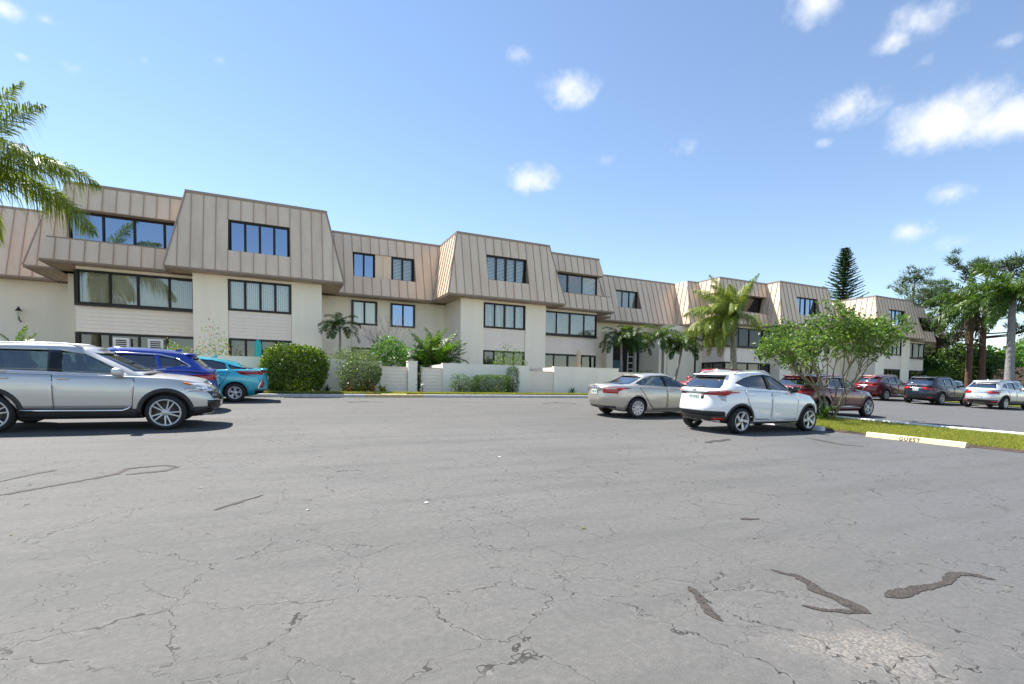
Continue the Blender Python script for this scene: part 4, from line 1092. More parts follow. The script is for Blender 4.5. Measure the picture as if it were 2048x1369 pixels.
for q in both([(.50, .34), (.74, .35), (.76, .41), (.50, .41)]): HRV['end_patches'].append(('reflector', 'B', q, M['red_lens'], .02))
# champagne saloon
CAM = suv(2.775, 1.82, 1.46, .97, 1.10, .325, .228, P_BEIGE, (10, 'plain', 'alloy'), clad=False, rails=False)
CAM.update(cat='car', zb=.18, sh=[(-2.49, .96), (-2.2, 1.01), (-1.6, 1.015), (-1, 1.0), (-.2, .985), (.6, .965), (1.1, .945), (1.7, .88), (2.1, .78), (2.36, .68)], roof=[(-1.35, 1.34), (-.8, 1.42), (-.25, 1.46), (.05, 1.44), (.3, 1.385)],
    gh=dict(xf0=1.30, xf1=.25, xr0=-1.95, xr1=-1.02, w0=.80, w1=.57, kr=.9), xr=[(0, .14), (.2, .03), (.4, 0), (.6, .01), (.85, .03), (.95, .0), (1, .02)],
    side_windows=[[(-.12, 1.02), (.86, .985), (.32, 1.28), (.0, 1.355), (-.15, 1.365)], [(-.22, 1.025), (-1.24, 1.05), (-1.37, 1.105), (-1.0, 1.27), (-.7, 1.345), (-.26, 1.365)]],
    pillars=[(((-.225, 1.015), (-.265, 1.37)), ((-.115, 1.01), (-.145, 1.37)))], glass=[M['car_glass'], M['car_glass']], seat_m=M['seat'],
    windshield=[(-.66, 1.06), (.66, 1.06), (.52, 1.33), (-.52, 1.33)], rear_window=[(-.60, 1.07), (.60, 1.07), (.50, 1.33), (-.50, 1.33)], rear_glass=glassmat('clear rear screen', (.5, .56, .53), .38),
    doors=[[(-.17, .28), (.84, .28), (.88, .88), (.86, .94), (-.18, .965)], [(-.20, .28), (-.78, .28), (-1.0, .58), (-1.3, .95), (-1.28, .99), (-.21, .97)]], handle_z=.88, mirror=(.72, 1.0), spoiler=None, fin=None,
    plate=(0, .80, True), badge=(0, .985, 'B', .07, .045), lip=.012, p=3.8)
CAM['side_lines'] = []
CAM['side_patches'] = [('tail_light', [(-2.42, .775), (-2.15, .80), (-1.92, .895), (-2.12, .955), (-2.42, .955)], M['red_lens'], .010), ('tail_lens', [(-2.38, .90), (-2.08, .905), (-2.12, .94), (-2.38, .94)], M['clear_lens'], .015), ('headlight', [(1.75, .82), (2.1, .70), (2.3, .62), (2.3, .70), (1.95, .80)], M['clear_lens'], .01)]
CAM['end_patches'] = [('lower_bumper', 'B', [(-.72, .20), (.72, .20), (.80, .37), (-.80, .37)], M['plastic'], .008), ('tail_garnish', 'B', [(-.46, .915), (.46, .915), (.46, .945), (-.46, .945)], M['chrome'], .012), ('grille', 'F', [(-.4, .3), (.4, .3), (.5, .55), (-.5, .55)], M['gloss_black'], .008)]
for q in both([(.40, .955), (.50, .775), (.88, .775), (.88, .955)]): CAM['end_patches'].append(('tail_light', 'B', q, M['red_lens'], .012))
# teal hatchback
PRI = suv(2.70, 1.76, 1.47, .95, 1.0, .31, .20, P_TEAL, (5, 'y', 'alloy'), clad=False, rails=False)
PRI.update(cat='car', zb=.17, sh=[(-2.35, 1.02), (-2.0, 1.045), (-1.3, 1.03), (-.6, 1.0), (.4, .95), (1.0, .92), (1.6, .83), (2.0, .73), (2.3, .62)], roof=[(-1.7, 1.22), (-.9, 1.40), (-.2, 1.47), (.1, 1.455), (.35, 1.40)],
    gh=dict(xf0=1.42, xf1=.3, xr0=-2.2, xr1=-1.45, w0=.78, w1=.55, kr=.9), side_windows=[[(-.10, 1.0), (.85, .975), (.3, 1.29), (-.14, 1.375)], [(-.22, 1.02), (-.26, 1.37), (-.75, 1.335), (-1.06, 1.25), (-1.14, 1.065)], [(-1.22, 1.07), (-1.14, 1.215), (-1.70, 1.10), (-1.66, 1.075)]],
    pillars=[(((-.225, 1.01), (-.265, 1.375)), ((-.095, 1.0), (-.135, 1.375)))], glass=[M['car_tint']], windshield=[(-.64, 1.04), (.64, 1.04), (.5, 1.34), (-.5, 1.34)], rear_window=[(-.56, 1.08), (.56, 1.08), (.45, 1.19), (-.45, 1.19)],
    doors=[[(-.17, .28), (.84, .28), (.88, .86), (-.18, .95)], [(-.20, .28), (-.75, .28), (-.98, .6), (-1.2, .98), (-.21, .96)]], handle_z=.88, mirror=(.75, .98), spoiler=(-2.32, -2.08, .62, 1.075, .03), fin=(-.7, 1.43), plate=(0, .78, True), badge=(0, .95, 'B', .06, .045), lip=.012, p=3.6)
PRI['side_lines'] = []
PRI['side_patches'] = [('tail_light', [(-2.36, .96), (-2.1, .955), (-1.75, .995), (-2.1, 1.03), (-2.36, 1.06)], M['red_lens'], .010), ('reflector_trim', [(-1.98, .40), (-2.03, .40), (-2.16, .76), (-2.12, .76)], M['chrome'], .016), ('reflector', [(-2.05, .48), (-2.17, .48), (-2.2, .62), (-2.16, .76)], M['red_lens'], .014), ('headlight', [(1.75, .78), (2.2, .60), (2.2, .68), (1.95, .76)], M['clear_lens'], .01)]
PRI['end_patches'] = [('lower_bumper', 'B', [(-.68, .22), (.68, .22), (.74, .40), (-.74, .40)], M['gloss_black'], .008)]
for q in both([(.45, 1.03), (.5, .90), (.9, .92), (.9, 1.04)]): PRI['end_patches'].append(('tail_light', 'B', q, M['red_lens'], .012))
AUD = suv(2.82, 1.89, 1.66, .89, .95, .36, .25, P_BLUE, (5, 'double', 'alloy'), clad=False, chrome_trim=True, fast=.03)
BUI = suv(2.78, 1.88, 1.64, .90, .96, .37, .265, P_MAROON, (5, 'double', 'alloy'), clad=False, chrome_trim=True, fast=.04, rails=False)
LEX = suv(2.79, 1.89, 1.70, .95, 1.10, .37, .25, P_MAROON, (5, 'y', 'alloy'), clad=False, chrome_trim=True, fast=.05)
HIG = suv(2.85, 1.93, 1.73, 1.0, 1.10, .38, .255, P_NAVY, (5, 'double', 'alloy'), fast=.02, lowdark=.48)
TUC = suv(2.67, 1.85, 1.65, .88, .93, .35, .235, P_GREYSILVER, (5, 'y', 'alloy'), fast=.03, plate_z=.68, lowdark=.52)
RED = suv(2.69, 1.855, 1.70, .9, 1.0, .35, .24, P_RED, (5, 'y', 'alloy'), fast=.02)
SIL = suv(2.70, 1.84, 1.66, .92, 1.0, .35, .24, P_GREYSILVER, (5, 'double', 'alloy'), fast=.02)
WHT = suv(2.65, 1.82, 1.64, .9, .95, .35, .24, P_WHITE, (5, 'y', 'alloy'), fast=.02)
def park(name, label, s, t, S, back=False):
    o = make_car(name, label, (s, t, g(t) if t < 20.5 else .70), math.pi if back else 0.0, S)
    sl = math.atan((g(min(20.5, t + .8)) - g(t - .8)) / 1.6)
    o.rotation_euler = (-sl if back else sl, 0, math.pi if back else 0); return o
park('silver_crossover', 'silver compact crossover with its front wheel turned to the open lot', -3.38, 13.08, CRV)
park('blue_crossover', 'dark blue crossover with chrome window trim parked beside the silver one', -3.83, 16.55, AUD, True)
park('teal_hatchback', 'bright teal hatchback with sloping tail beside the round hedge', -2.58, 19.45, PRI, True)
park('champagne_sedan', 'champagne silver sedan between the garden wall and the white crossover', 11.82, 13.50, CAM)
park('white_crossover', 'white compact crossover with black lower bumper against a white wheel stop', 11.86, 9.64, HRV)
park('maroon_crossover', 'maroon crossover with chrome sill strip behind the small tree', 19.62, 12.55, BUI)
park('maroon_crossover', 'second maroon crossover parked beside the slate blue one', 37.6, 19.9, LEX)
park('slate_blue_suv', 'slate blue three-row SUV with black bumper', 37.75, 16.95, HIG)
park('light_silver_crossover', 'light silver crossover with dark lower bumper below the grey palm trunk', 38.1, 14.15, TUC)
park('red_crossover', 'bright red crossover showing only its roof beyond the white crossover', 19.0, 17.6, RED, True)
park('far_silver_suv', 'pale silver SUV parked beyond the slate blue one', 52.2, 19.3, SIL, True)
park('far_white_car', 'white crossover by the end of the building', 56.0, 24.5, WHT, True)
# ------------------------------------------------------------------ garden walls and small things
M['teal_cloth'] = simple('teal canvas', (.03, .40, .40), .8); M['beige_cloth'] = simple('beige canvas', (.52, .40, .29), .8)
M['teal_door'] = simple('teal door paint', (.02, .10, .13), .5); M['white_paint'] = simple('white paint', (.8, .8, .77), .6)
M['stop_yellow'] = simple('yellow wheel stop', (.70, .585, .34), .8, 0, .15, 7., .4, 40.); M['ink'] = simple('worn grey paint', (.055, .05, .04), .85, 0, .35, 20.)
M['tar'] = simple('tar sealant', (.042, .034, .028), .75, 0, .5, 22., .9, 60.); M['stop_white'] = simple('white wheel stop', (.70, .72, .74), .8, 0, .12, 7., .3, 40.)
def garden_wall(s0, s1, t, zt, label, ret=None):
    mb = MB(); mb.box(s0, s1, t, t + .2, .72, zt)
    mb.box(s0 - .012, s1 + .012, t - .012, t + .212, zt, zt + .05)
    if ret is not None: mb.box(ret, ret + .2, t + .2, 27.8, .72, zt - .004)
    o = mb.build('garden_wall', M['garden_wall'], origin=((s0+s1)/2, t + .1, .8)); tag(o, label, 'wall', 'garden walls along the kerb'); return o
def board_gate(s0, s1, t, zt, label):
    root = empty('board_fence', ((s0+s1)/2, t, .86)); tag(root, label, 'fence', 'low board panels between the garden walls')
    mb = MB(); mb.box(s0, s1, t + .04, t + .1, .86, zt); mb.build('backing', M['board'], root)
    k = 7; h = (zt - .9) / k
    for i in range(k):
        za, zb_ = .9 + i*h + .004, .9 + (i+1)*h - .01
        mb = MB(); mb.prism([(s0 + .005, t, za), (s0 + .005, t + .039, za), (s0 + .005, t + .039, zb_), (s0 + .005, t + .014, zb_)], (s1 - s0 - .01, 0, 0)); mb.build('board', M['board'], root, fix=True)
    mb = MB(); mb.box(s0, s1, t - .02, t + .12, zt, zt + .04); mb.build('cap', M['board'], root)
garden_wall(-12, 4.22, 22.5, 2.22, 'long white garden wall behind the round hedge', 2.2)
board_gate(4.225, 5.395, 22.56, 2.0, 'low pinkish board panel beside the white post, next to the variegated shrub')
mb = MB(); mb.box(5.4, 5.82, 22.4, 22.78, .72, 2.26); mb.box(5.385, 5.835, 22.385, 22.795, 2.26, 2.31)
tag(mb.build('gate_post', M['garden_wall'], origin=(5.6, 22.6, .8)), 'square white rendered post between two board panels', 'post')
board_gate(5.96, 7.045, 22.56, 2.0, 'low board gate between the white post and the wall with clipped hedge')
garden_wall(7.05, 11.62, 22.5, 2.22, 'white garden wall behind the low clipped hedge', 7.05)
board_gate(11.625, 13.065, 22.56, 1.98, 'low board panel between two white garden walls, bare kerb in front')
garden_wall(13.07, 17.2, 22.5, 2.24, 'white garden wall behind the champagne sedan', 13.07)
garden_wall(17.22, 21.4, 23.6, 2.08, 'lower white wall set back near the entrance palms')
def umbrella(loc, m, label, h=1.35):
    x, y, z = loc; root = empty('closed_parasol', loc); tag(root, label, 'parasol')
    mb = MB(); mb.tube([(x, y, z), (x, y, z + 2.45)], .02, 8); mb.build('pole', M['white_paint'], root)
    mb = MB(); rows = []
    for i in range(9):
        f_ = i / 8; r_ = (.15, .16, .145, .12, .10, .11, .115, .10, .03)[i]; zz = z + 1.15 + f_ * h
        rows.append([(x + math.cos(a)*r_*(1 + .28*math.cos(a*6 + f_*2)), y + math.sin(a)*r_*(1 + .28*math.cos(a*6 + f_*2)), zz) for a in [2*math.pi*j/36 for j in range(36)]])
    v, f_ = loft(rows); mb.add(v, f_, 0, True); mb.build('canopy', m, root)
    mb = MB(); mb.lathe([(0, 0), (.26, 0), (.26, .06), (.05, .09), (0, .09)], 20, 'Z', (x, y, z)); mb.build('base', M['concrete'], root)
umbrella((-.72, 24.5, .86), M['teal_cloth'], 'closed teal parasol standing behind the round hedge', 1.1)
umbrella((15.85, 24.5, .86), M['beige_cloth'], 'closed beige parasol behind the white garden wall')
# wall lantern
lt = empty('wall_lantern', (-11.92, 34.25, 4.4)); tag(lt, 'black wall lantern on the cream wall left of the strip windows', 'lantern')
mb = MB(); mb.tube([(-11.92, 34.28, 4.2), (-11.92, 34.1, 4.28), (-11.92, 34.05, 4.42)], .03, 8); mb.build('bracket', M['bronze'], lt)
mb = MB(); mb.lathe([(.05, 4.42), (.12, 4.72), (.0, 4.72)], 6, 'Z', (-11.92, 34.05, 0), smooth=False); mb.build('glass', M['pane'], lt)
mb = MB(); mb.lathe([(.15, 4.72), (.06, 4.86), (.015, 4.95), (0, 4.97)], 8, 'Z', (-11.92, 34.05, 0), smooth=False); mb.build('cap', M['bronze'], lt)
for k, s in enumerate((-6.43, -5.13)):
    ac = empty('air_conditioner', (s, 28.6, 2.7)); tag(ac, ('white window air conditioner in the dark ground floor window, farther from the flowers', 'white window air conditioner in the dark window beside the pink flowers')[k], 'air conditioner', 'window air conditioners')
    mb = MB(); mb.box(s - .3, s + .3, 28.42, 28.72, 2.62, 3.2); mb.build('case', M['white_paint'], ac)
    for j in range(4): mb = MB(); mb.box(s - .2, s + .2, 28.405, 28.418, 2.78 + j*.09, 2.83 + j*.09); mb.build('louvre', M['dark'], ac)
gl = empty('garden_lamp', (5.88, 21.7, .86)); tag(gl, 'small path lamp on a short stem by the board gate', 'lamp')
mb = MB(); mb.tube([(5.88, 21.7, .86), (5.88, 21.7, 1.12)], .02, 8); mb.build('stem', M['bronze'], gl)
mb = MB(); mb.lathe([(.02, 1.10), (.075, 1.14), (.08, 1.24), (.03, 1.28), (0, 1.28)], 14, 'Z', (5.88, 21.7, 0)); mb.build('shade', M['concrete'], gl)
# entrance in the far recess
mb = MB(); mb.box(24.2, 25.3, 32.5, 32.58, .9, 3.4); mb.build('door', M['teal_door'], bld)
mb = MB(); mb.box(23.9, 27.4, 32.54, 32.59, .9, 5.2); mb.build('doorway_shade', M['dark'], bld)  # flat near-black panel: the opening's shade painted as colour
mb = MB()
for i in range(6): mb.box(25.7, 26.5, 32.44, 32.50, 1.2 + i*.5, 1.26 + i*.5)
mb.box(25.66, 25.72, 32.42, 32.5, .9, 4.2); mb.box(26.48, 26.54, 32.42, 32.5, .9, 4.2); mb.build('screen', M['white_paint'], bld)
wall((26.9, 27.7, 30.2, 32.6, .9, 5.6)); wall((23.2, 23.8, 31.9, 32.6, .9, 5.6)); wall((28.5, 31.6, 31.0, 32.6, .9, ZE - .03))
# wheel stops
def wheel_stop(s, t0, t1, m, label, text=None):
    z = g((t0 + t1)/2); root = empty('wheel_stop', (s, (t0+t1)/2, z)); tag(root, label, 'wheel stop')
    mb = MB(); sl = (g(t1) - g(t0))
    pr = [(-.085, 0), (-.055, .10), (-.03, .115), (.03, .115), (.055, .10), (.085, 0)]
    mb.prism([(s + a, t0, g(t0) + b + .002) for a, b in pr], (0, t1 - t0, sl)); o = mb.build('block', m, root, fix=True)
    if text:
        cu = bpy.data.curves.new('lettering', 'FONT'); cu.body = text; cu.size = .125; cu.extrude = .0015; cu.space_character = 1.25; cu.offset = .005; cu.align_x = 'CENTER'
        to = bpy.data.objects.new('lettering', cu); col.objects.link(to); bpy.context.view_layer.update()
        me = bpy.data.meshes.new_from_object(to.evaluated_get(bpy.context.evaluated_depsgraph_get())); bpy.data.objects.remove(to)
        me.materials.clear(); me.materials.append(M['ink']); lo = bpy.data.objects.new('lettering', me); col.objects.link(lo); lo.parent = root
        xa = Vector((0, -1, 0)); ya = Vector((.30, 0, 1)).normalized(); za = xa.cross(ya)
        mt = Matrix((xa, ya, za)).transposed().to_4x4(); mt.translation = Vector((-.086 + .003, .0, .012)) + Vector((0, .05, 0))
        lo.matrix_local = mt
wheel_stop(13.66, 5.52, 7.55, M['stop_yellow'], 'faded yellow concrete wheel stop with grey stencilled letters', 'GUEST')
wheel_stop(13.72, 8.72, 10.5, M['stop_white'], 'pale wheel stop under the front of the white crossover')
# tar over old cracks
TAR = [([(3.09, 2.29), (3.14, 2.14), (3.03, 1.92), (3.02, 1.75), (3.0, 1.6)], .030), ([(2.74, 1.83), (2.83, 1.71), (2.99, 1.61)], .022),
       ([(3.33, 1.7), (3.65, 1.68), (3.95, 1.65), (4.19, 1.71), (4.27, 1.67), (4.33, 1.56)], .034), ([(2.34, 2.3), (2.26, 2.14), (2.19, 1.99), (2.16, 1.87)], .024), ([(4.01, 3.31), (4.2, 3.25)], .045), ([(2.69, 1.18), (2.64, 1.13)], .014),
       ([(-2.9, 6.35), (-2.55, 6.77), (-2.22, 7.13), (-1.83, 7.63), (-1.77, 8.0), (-1.4, 8.1), (-1.21, 7.93), (-1.33, 7.70), (-1.70, 7.56)], .035), ([(-3.1, 7.0), (-2.84, 7.54), (-2.65, 7.95), (-2.52, 8.12)], .035), ([(-.54, 5.41), (-.13, 5.93)], .022),
       ([(8.28, 7.81), (8.85, 7.96), (9.4, 8.14)], .07), ([(11.63, 7.83), (11.21, 6.73), (11.42, 6.37)], .05), ([(2.31, 18.32), (2.97, 18.86), (3.5, 18.29)], .05), ([(9.87, 17.9), (10.8, 18.31), (11.36, 17.65)], .06)]
rt_ = random.Random(3)
for k, (pl, wd) in enumerate(TAR):
    fine = []
    for (x0, y0), (x1, y1) in zip(pl, pl[1:]):
        n_ = max(2, int(math.hypot(x1-x0, y1-y0) / .022))
        fine += [(x0 + (x1-x0)*i/n_, y0 + (y1-y0)*i/n_) for i in range(n_)]
    fine.append(pl[-1]); mb = MB(); L = len(fine); w1 = w2 = wd
    for i, (x, y) in enumerate(fine):
        a, b = fine[max(0, i-1)], fine[min(L-1, i+1)]; d = Vector((b[0]-a[0], b[1]-a[1])).normalized(); q = Vector((-d.y, d.x))
        w1 = min(1.7, max(.35, w1 / wd + rt_.uniform(-.45, .45))) * wd; w2 = min(1.7, max(.35, w2 / wd + rt_.uniform(-.45, .45))) * wd
        e = min(1, (i + .4) / 3, (L - i - .6) / 3)
        for s_, ww in ((1, w1), (-1, w2)): mb.v.append((x + q.x*ww*e*s_, y + q.y*ww*e*s_, g(y) + .004))
    for i in range(L - 1): mb.f.append((2*i, 2*i+1, 2*i+3, 2*i+2)); mb.m.append(0); mb.sm.append(False)
    o = mb.build('tar_strip', M['tar']); tag(o, 'strip of dark tar sealant over a crack in the lot', kind='structure')

# ------------------------------------------------------------------ plants
rp = random.Random(11)
def ru(): 
    while True:
        v = Vector((rp.uniform(-1, 1), rp.uniform(-1, 1), rp.uniform(-1, 1)))
        if .05 < v.length < 1: return v.normalized()
def leaf(mb, p, d, nrm, L, W, droop=.15, m=0):
    sd_ = d.cross(nrm)
    if sd_.length < 1e-4: sd_ = d.orthogonal()
    sd_.normalize(); up = sd_.cross(d)
    mid = p + d * (L * .5) + up * (L * .06)
    mb.add([p, mid + sd_ * (W/2), p + d * L - Vector((0, 0, droop * L)), mid - sd_ * (W/2)], [(0, 1, 2, 3)], m)
LM = lambda n, a, b, t=.4, r=.4: leafmat(n, a, b, t, r)
M['l_hedge'] = LM('hedge leaf', (.025, .07, .008), (.17, .25, .018)); M['l_low'] = LM('clipped hedge leaf', (.04, .10, .015), (.12, .20, .03))
M['l_shrub'] = LM('shrub leaf', (.05, .12, .03), (.20, .24, .10)); M['l_dark'] = LM('dark leaf', (.02, .06, .012), (.05, .12, .02))
M['l_bright'] = LM('bright leaf', (.05, .15, .015), (.13, .26, .03)); M['l_tree'] = LM('tree leaf', (.045, .12, .02), (.19, .28, .055))
M['l_palm'] = LM('palm leaf', (.035, .095, .015), (.12, .18, .03)); M['l_queen'] = LM('queen palm leaf', (.11, .19, .022), (.29, .32, .045)); M['l_gold'] = LM('golden frond', (.22, .17, .02), (.30, .26, .05))
M['l_pine'] = LM('pine needle', (.025, .06, .018), (.07, .11, .03), .25); M['l_norfolk'] = LM('norfolk needle', (.015, .04, .014), (.035, .07, .022), .2)
M['l_far'] = LM('background leaf', (.035, .085, .018), (.12, .18, .035)); M['l_grass'] = LM('grass blade', (.13, .20, .02), (.40, .36, .08), .45, .6)
M['l_red'] = LM('red croton leaf', (.20, .06, .03), (.30, .20, .04)); M['petal'] = LM('petal', (.60, .12, .10), (.75, .35, .30), .3); M['l_yellow'] = LM('yellow leaf', (.30, .26, .02), (.18, .22, .03))
M['bark'] = simple('bark', (.13, .095, .07), .9, 0, .35, 9., .7, 25.); M['bark_grey'] = simple('grey bark', (.26, .24, .21), .9, 0, .3, 5., .5, 25.)
M['bark_olive'] = simple('olive bark', (.19, .165, .11), .9, 0, .3, 7., .5, 25.); M['bark_pine'] = simple('pine bark', (.12, .065, .045), .9, 0, .4, 6., .8, 14.); M['palm_grey'] = simple('palm trunk', (.23, .225, .22), .85, 0, .15, 4., .3, 20.); M['palm_trunk'] = simple('mossy palm trunk', (.26, .26, .19), .9, 0, .3, 6., .6, 18.)
M['dead'] = simple('dead fibre', (.14, .09, .05), .9); M['twig'] = simple('bare twig', (.33, .27, .24), .9)
def bush(name, label, c, r, n, L, m, e=.75, cat='shrub', stems=3, shell=.55, flat=0, group=None, flowers=0, lumpy=.16):
    """leafy mass with an uneven outline: leaves spread through the outer part of the volume"""
    x, y, z = c; root = empty(name, (x, y, z)); tag(root, label, cat, group)
    mb = MB(); fl = MB(); seeds = [(ru(), rp.uniform(.4, 1)) for _ in range(14)]
    pw = 2 / e
    for i in range(n):
        while True:
            u = Vector((rp.uniform(-1, 1), rp.uniform(-1, 1), rp.uniform(-1, 1)))
            k = (abs(u.x)**pw + abs(u.y)**pw + abs(u.z)**pw) ** (1/pw)
            if shell < k < 1: break
        d = Vector((math.copysign(abs(u.x)**(pw-1), u.x), math.copysign(abs(u.y)**(pw-1), u.y), math.copysign(abs(u.z)**(pw-1), u.z))).normalized()
        bump = 1 + lumpy * sum(w_ * max(0, u.normalized().dot(s_)) ** 6 for s_, w_ in seeds) - lumpy * .5
        p = Vector((x + u.x*r[0]*bump, y + u.y*r[1]*bump, z + r[2] + u.z*r[2]*bump))
        if p.z < z + .02: continue
        dr = (d * .8 + ru() * .9 + Vector((0, 0, .25))).normalized(); s_ = rp.uniform(.65, 1.25)
        leaf(mb, p, dr, (d + ru() * .7).normalized(), L * s_, L * s_ * .55)
        if flowers and rp.random() < flowers and d.z > -.1:
            for _ in range(6): leaf(fl, p + d * .05, (d + ru()).normalized(), ru(), .05, .04)
    mb.build('foliage', m, root)
    if fl.v: tag(fl.build('flowers', M['petal'], root), kind='stuff')
    if stems:
        sb = MB()
        for _ in range(stems):
            a = rp.uniform(0, 6.28); q = Vector((x + math.cos(a)*r[0]*.5, y + math.sin(a)*r[1]*.5, z + r[2]*1.3))
            sb.tube([(x + math.cos(a)*.08, y + math.sin(a)*.08, z - .05), ((x+q.x)/2, (y+q.y)/2, z + r[2]*.6), q], [.03, .022, .01], 6)
        sb.build('stem', M['bark'], root)
    return root
GZ = .86
bush('round_hedge', 'large rounded hedge with yellow-green top beside the teal hatchback', (.68, 21.65, GZ), (1.16, .72, .92), 9500, .115, M['l_hedge'], .62, 'hedge', 4, .66, lumpy=.16)
bush('clipped_hedge', 'low box-clipped hedge in front of the white garden wall', (9.28, 21.85, GZ), (1.02, .30, .43), 6500, .06, M['l_low'], .35, 'hedge', 4, .6, lumpy=.05)
bush('thin_shrub', 'thin straggly shrub at the end of the clipped hedge', (7.75, 21.85, GZ), (.5, .3, .44), 900, .075, M['l_low'], .8, 'shrub', 6, .35)
bush('column_shrub', 'narrow dark clipped shrub at the far end of the clipped hedge', (10.42, 21.95, GZ), (.30, .25, .66), 2600, .055, M['l_dark'], .5, 'shrub', 2, .6, lumpy=.05)
bush('variegated_shrub', 'loose variegated shrub against the long white wall', (3.35, 21.95, GZ), (.92, .45, .82), 4200, .09, M['l_shrub'], .9, 'shrub', 6, .3, lumpy=.4)
bush('leafy_bush', 'bright broad-leaved bush rising behind the board panel', (4.85, 23.7, 1.0), (.95, .7, 1.12), 2600, .16, M['l_bright'], .8, 'bush', 4, .5, lumpy=.3)
bush('pale_bush', 'pale green bush topping the long white wall', (3.0, 23.5, 1.0), (1.05, .5, .90), 2600, .10, M['l_shrub'], .85, 'bush', 4, .5, lumpy=.3)
bush('courtyard_bush', 'open leafy bush behind the wall with the clipped hedge', (10.9, 23.7, 1.0), (1.05, .6, 1.08), 2600, .085, M['l_tree'], .9, 'bush', 6, .2, lumpy=.55)
bush('flowering_bush', 'pink flowering bush behind the blue crossover roof', (-3.5, 23.6, 1.1), (.5, .4, .92), 900, .09, M['l_tree'], .9, 'bush', 4, .3, flowers=.06, lumpy=.6)
bush('flowering_bush', 'pink flowering bush in front of the cream pier, above the teal hatchback', (-2.2, 23.6, 1.1), (.62, .4, .95), 900, .09, M['l_tree'], .9, 'bush', 5, .3, flowers=.07, lumpy=.7)
bush('entrance_hedge', 'low green hedge top by the entrance door', (20.6, 25.2, 1.0), (1.6, .4, .62), 2500, .08, M['l_low'], .5, 'hedge', 3, .6)
# bare shrub
def bare(c, n, h, label):
    x, y, z = c; root = empty('bare_shrub', c); tag(root, label, 'shrub'); mb = MB()
    def grow(p, d, L, r_, k):
        q = p + d * L; mb.tube([p, (p + q)/2 + ru()*L*.06, q], [r_, r_*.85, r_*.7], 5, cap=False)
        if k == 0: return
        for _ in range(rp.choice((2, 3))): grow(q, (d + ru()*.55 + Vector((0, 0, .15))).normalized(), L*rp.uniform(.6, .8), r_*.65, k-1)
    for _ in range(n): grow(Vector((x + rp.uniform(-.15, .15), y, z)), (Vector((0, 0, 1)) + ru()*.35).normalized(), h*.38, .022, 4)
    mb.build('branches', M['twig'], root)
bare((5.6, 27.0, 1.0), 5, 3.4, 'leafless pinkish shrub in the recess between the blocks')
# palms
def frond_mesh(name, L, el0, el1, ll, lw, n, m, plum=.25, fdroop=.6, rach=.018, ang=.9, tipk=.35):
    mb = MB(); N_ = 16; p = Vector((0, 0, 0)); pts = [p.copy()]; dirs = []
    for i in range(N_):
        e = el0 + (el1 - el0) * ((i / (N_ - 1)) ** 1.15); d = Vector((math.cos(e), 0, math.sin(e))); dirs.append(d); p = p + d * (L / N_); pts.append(p.copy())
    mb.tube(pts, [rach * (1 - .85 * i / N_) for i in range(N_ + 1)], 5, 1, cap=False)
    for k in range(n):
        t = .10 + .90 * (k + rp.uniform(-.3, .3)) / n; t = min(.995, max(.06, t)); i = min(N_ - 1, int(t * N_)); f_ = t * N_ - i
        q = pts[i].lerp(pts[i + 1], f_); d = dirs[i]; up = Vector((0, 1, 0)).cross(d) * -1
        ln = ll * (math.sin(math.pi * (.16 + .80 * t)) ** .7) * (1 if t < .8 else 1 - (t - .8) / .2 * tipk) * rp.uniform(.85, 1.1)
        for s_ in (1, -1):
            a = ang * (1 - .35 * t) + rp.uniform(-.12, .12)
            dv = (d * math.cos(a) + Vector((0, s_, 0)) * math.sin(a) + up * rp.uniform(-plum, plum + .1)).normalized()
            m1 = q + dv * (ln * .5) - Vector((0, 0, fdroop * ln * .12)); tip = q + dv * (ln * (1 - .25 * fdroop)) - Vector((0, 0, fdroop * ln * .62))
            wv_ = d.cross(dv).cross(dv); wv_ = (wv_.normalized() if wv_.length > 1e-4 else d) * (lw / 2)
            mb.add([q - wv_ * .5, q + wv_ * .5, m1 + wv_, m1 - wv_, tip], [(0, 1, 2, 3), (3, 2, 4)], 0)
    o = mb.build(name, [m, M['l_palm'] if m is not M['l_gold'] else M['dead']]); me = o.data; bpy.data.objects.remove(o); return me
FR = {}
FR['queen'] = [frond_mesh('frond', 3.7, R(e0), R(e1), 1.0, .030, 170, M['l_queen'], .6, 1.15) for e0, e1 in ((68, 5), (48, -38), (22, -62), (0, -78), (80, 45))] + [frond_mesh('frond', 3.2, R(-25), R(-86), .7, .035, 60, M['l_gold'], .5, 1.0)]
FR['adonidia'] = [frond_mesh('frond', 1.75, R(e0), R(e1), .55, .05, 34, M[mm], .35, .35, .016) for e0, e1, mm in ((75, -20, 'l_palm'), (52, -62, 'l_palm'), (28, -80, 'l_palm'), (5, -85, 'l_dark'))]
FR['areca'] = [frond_mesh('frond', 2.0, R(e0), R(e1), .5, .045, 36, M[mm], .15, .4, .016) for e0, e1, mm in ((86, 45, 'l_palm'), (78, 12, 'l_palm'), (68, -18, 'l_bright'), (58, -45, 'l_dark'), (80, 25, 'l_dark'))]
FR['foxtail'] = [frond_mesh('frond', 3.1, R(e0), R(e1), .62, .06, 70, M['l_palm'], .9, .45, .03) for e0, e1 in ((75, 10), (50, -35), (25, -60), (3, -75))] + [frond_mesh('frond', 2.6, R(-60), R(-88), .5, .05, 50, M['dead'], .8, .8, .03)]
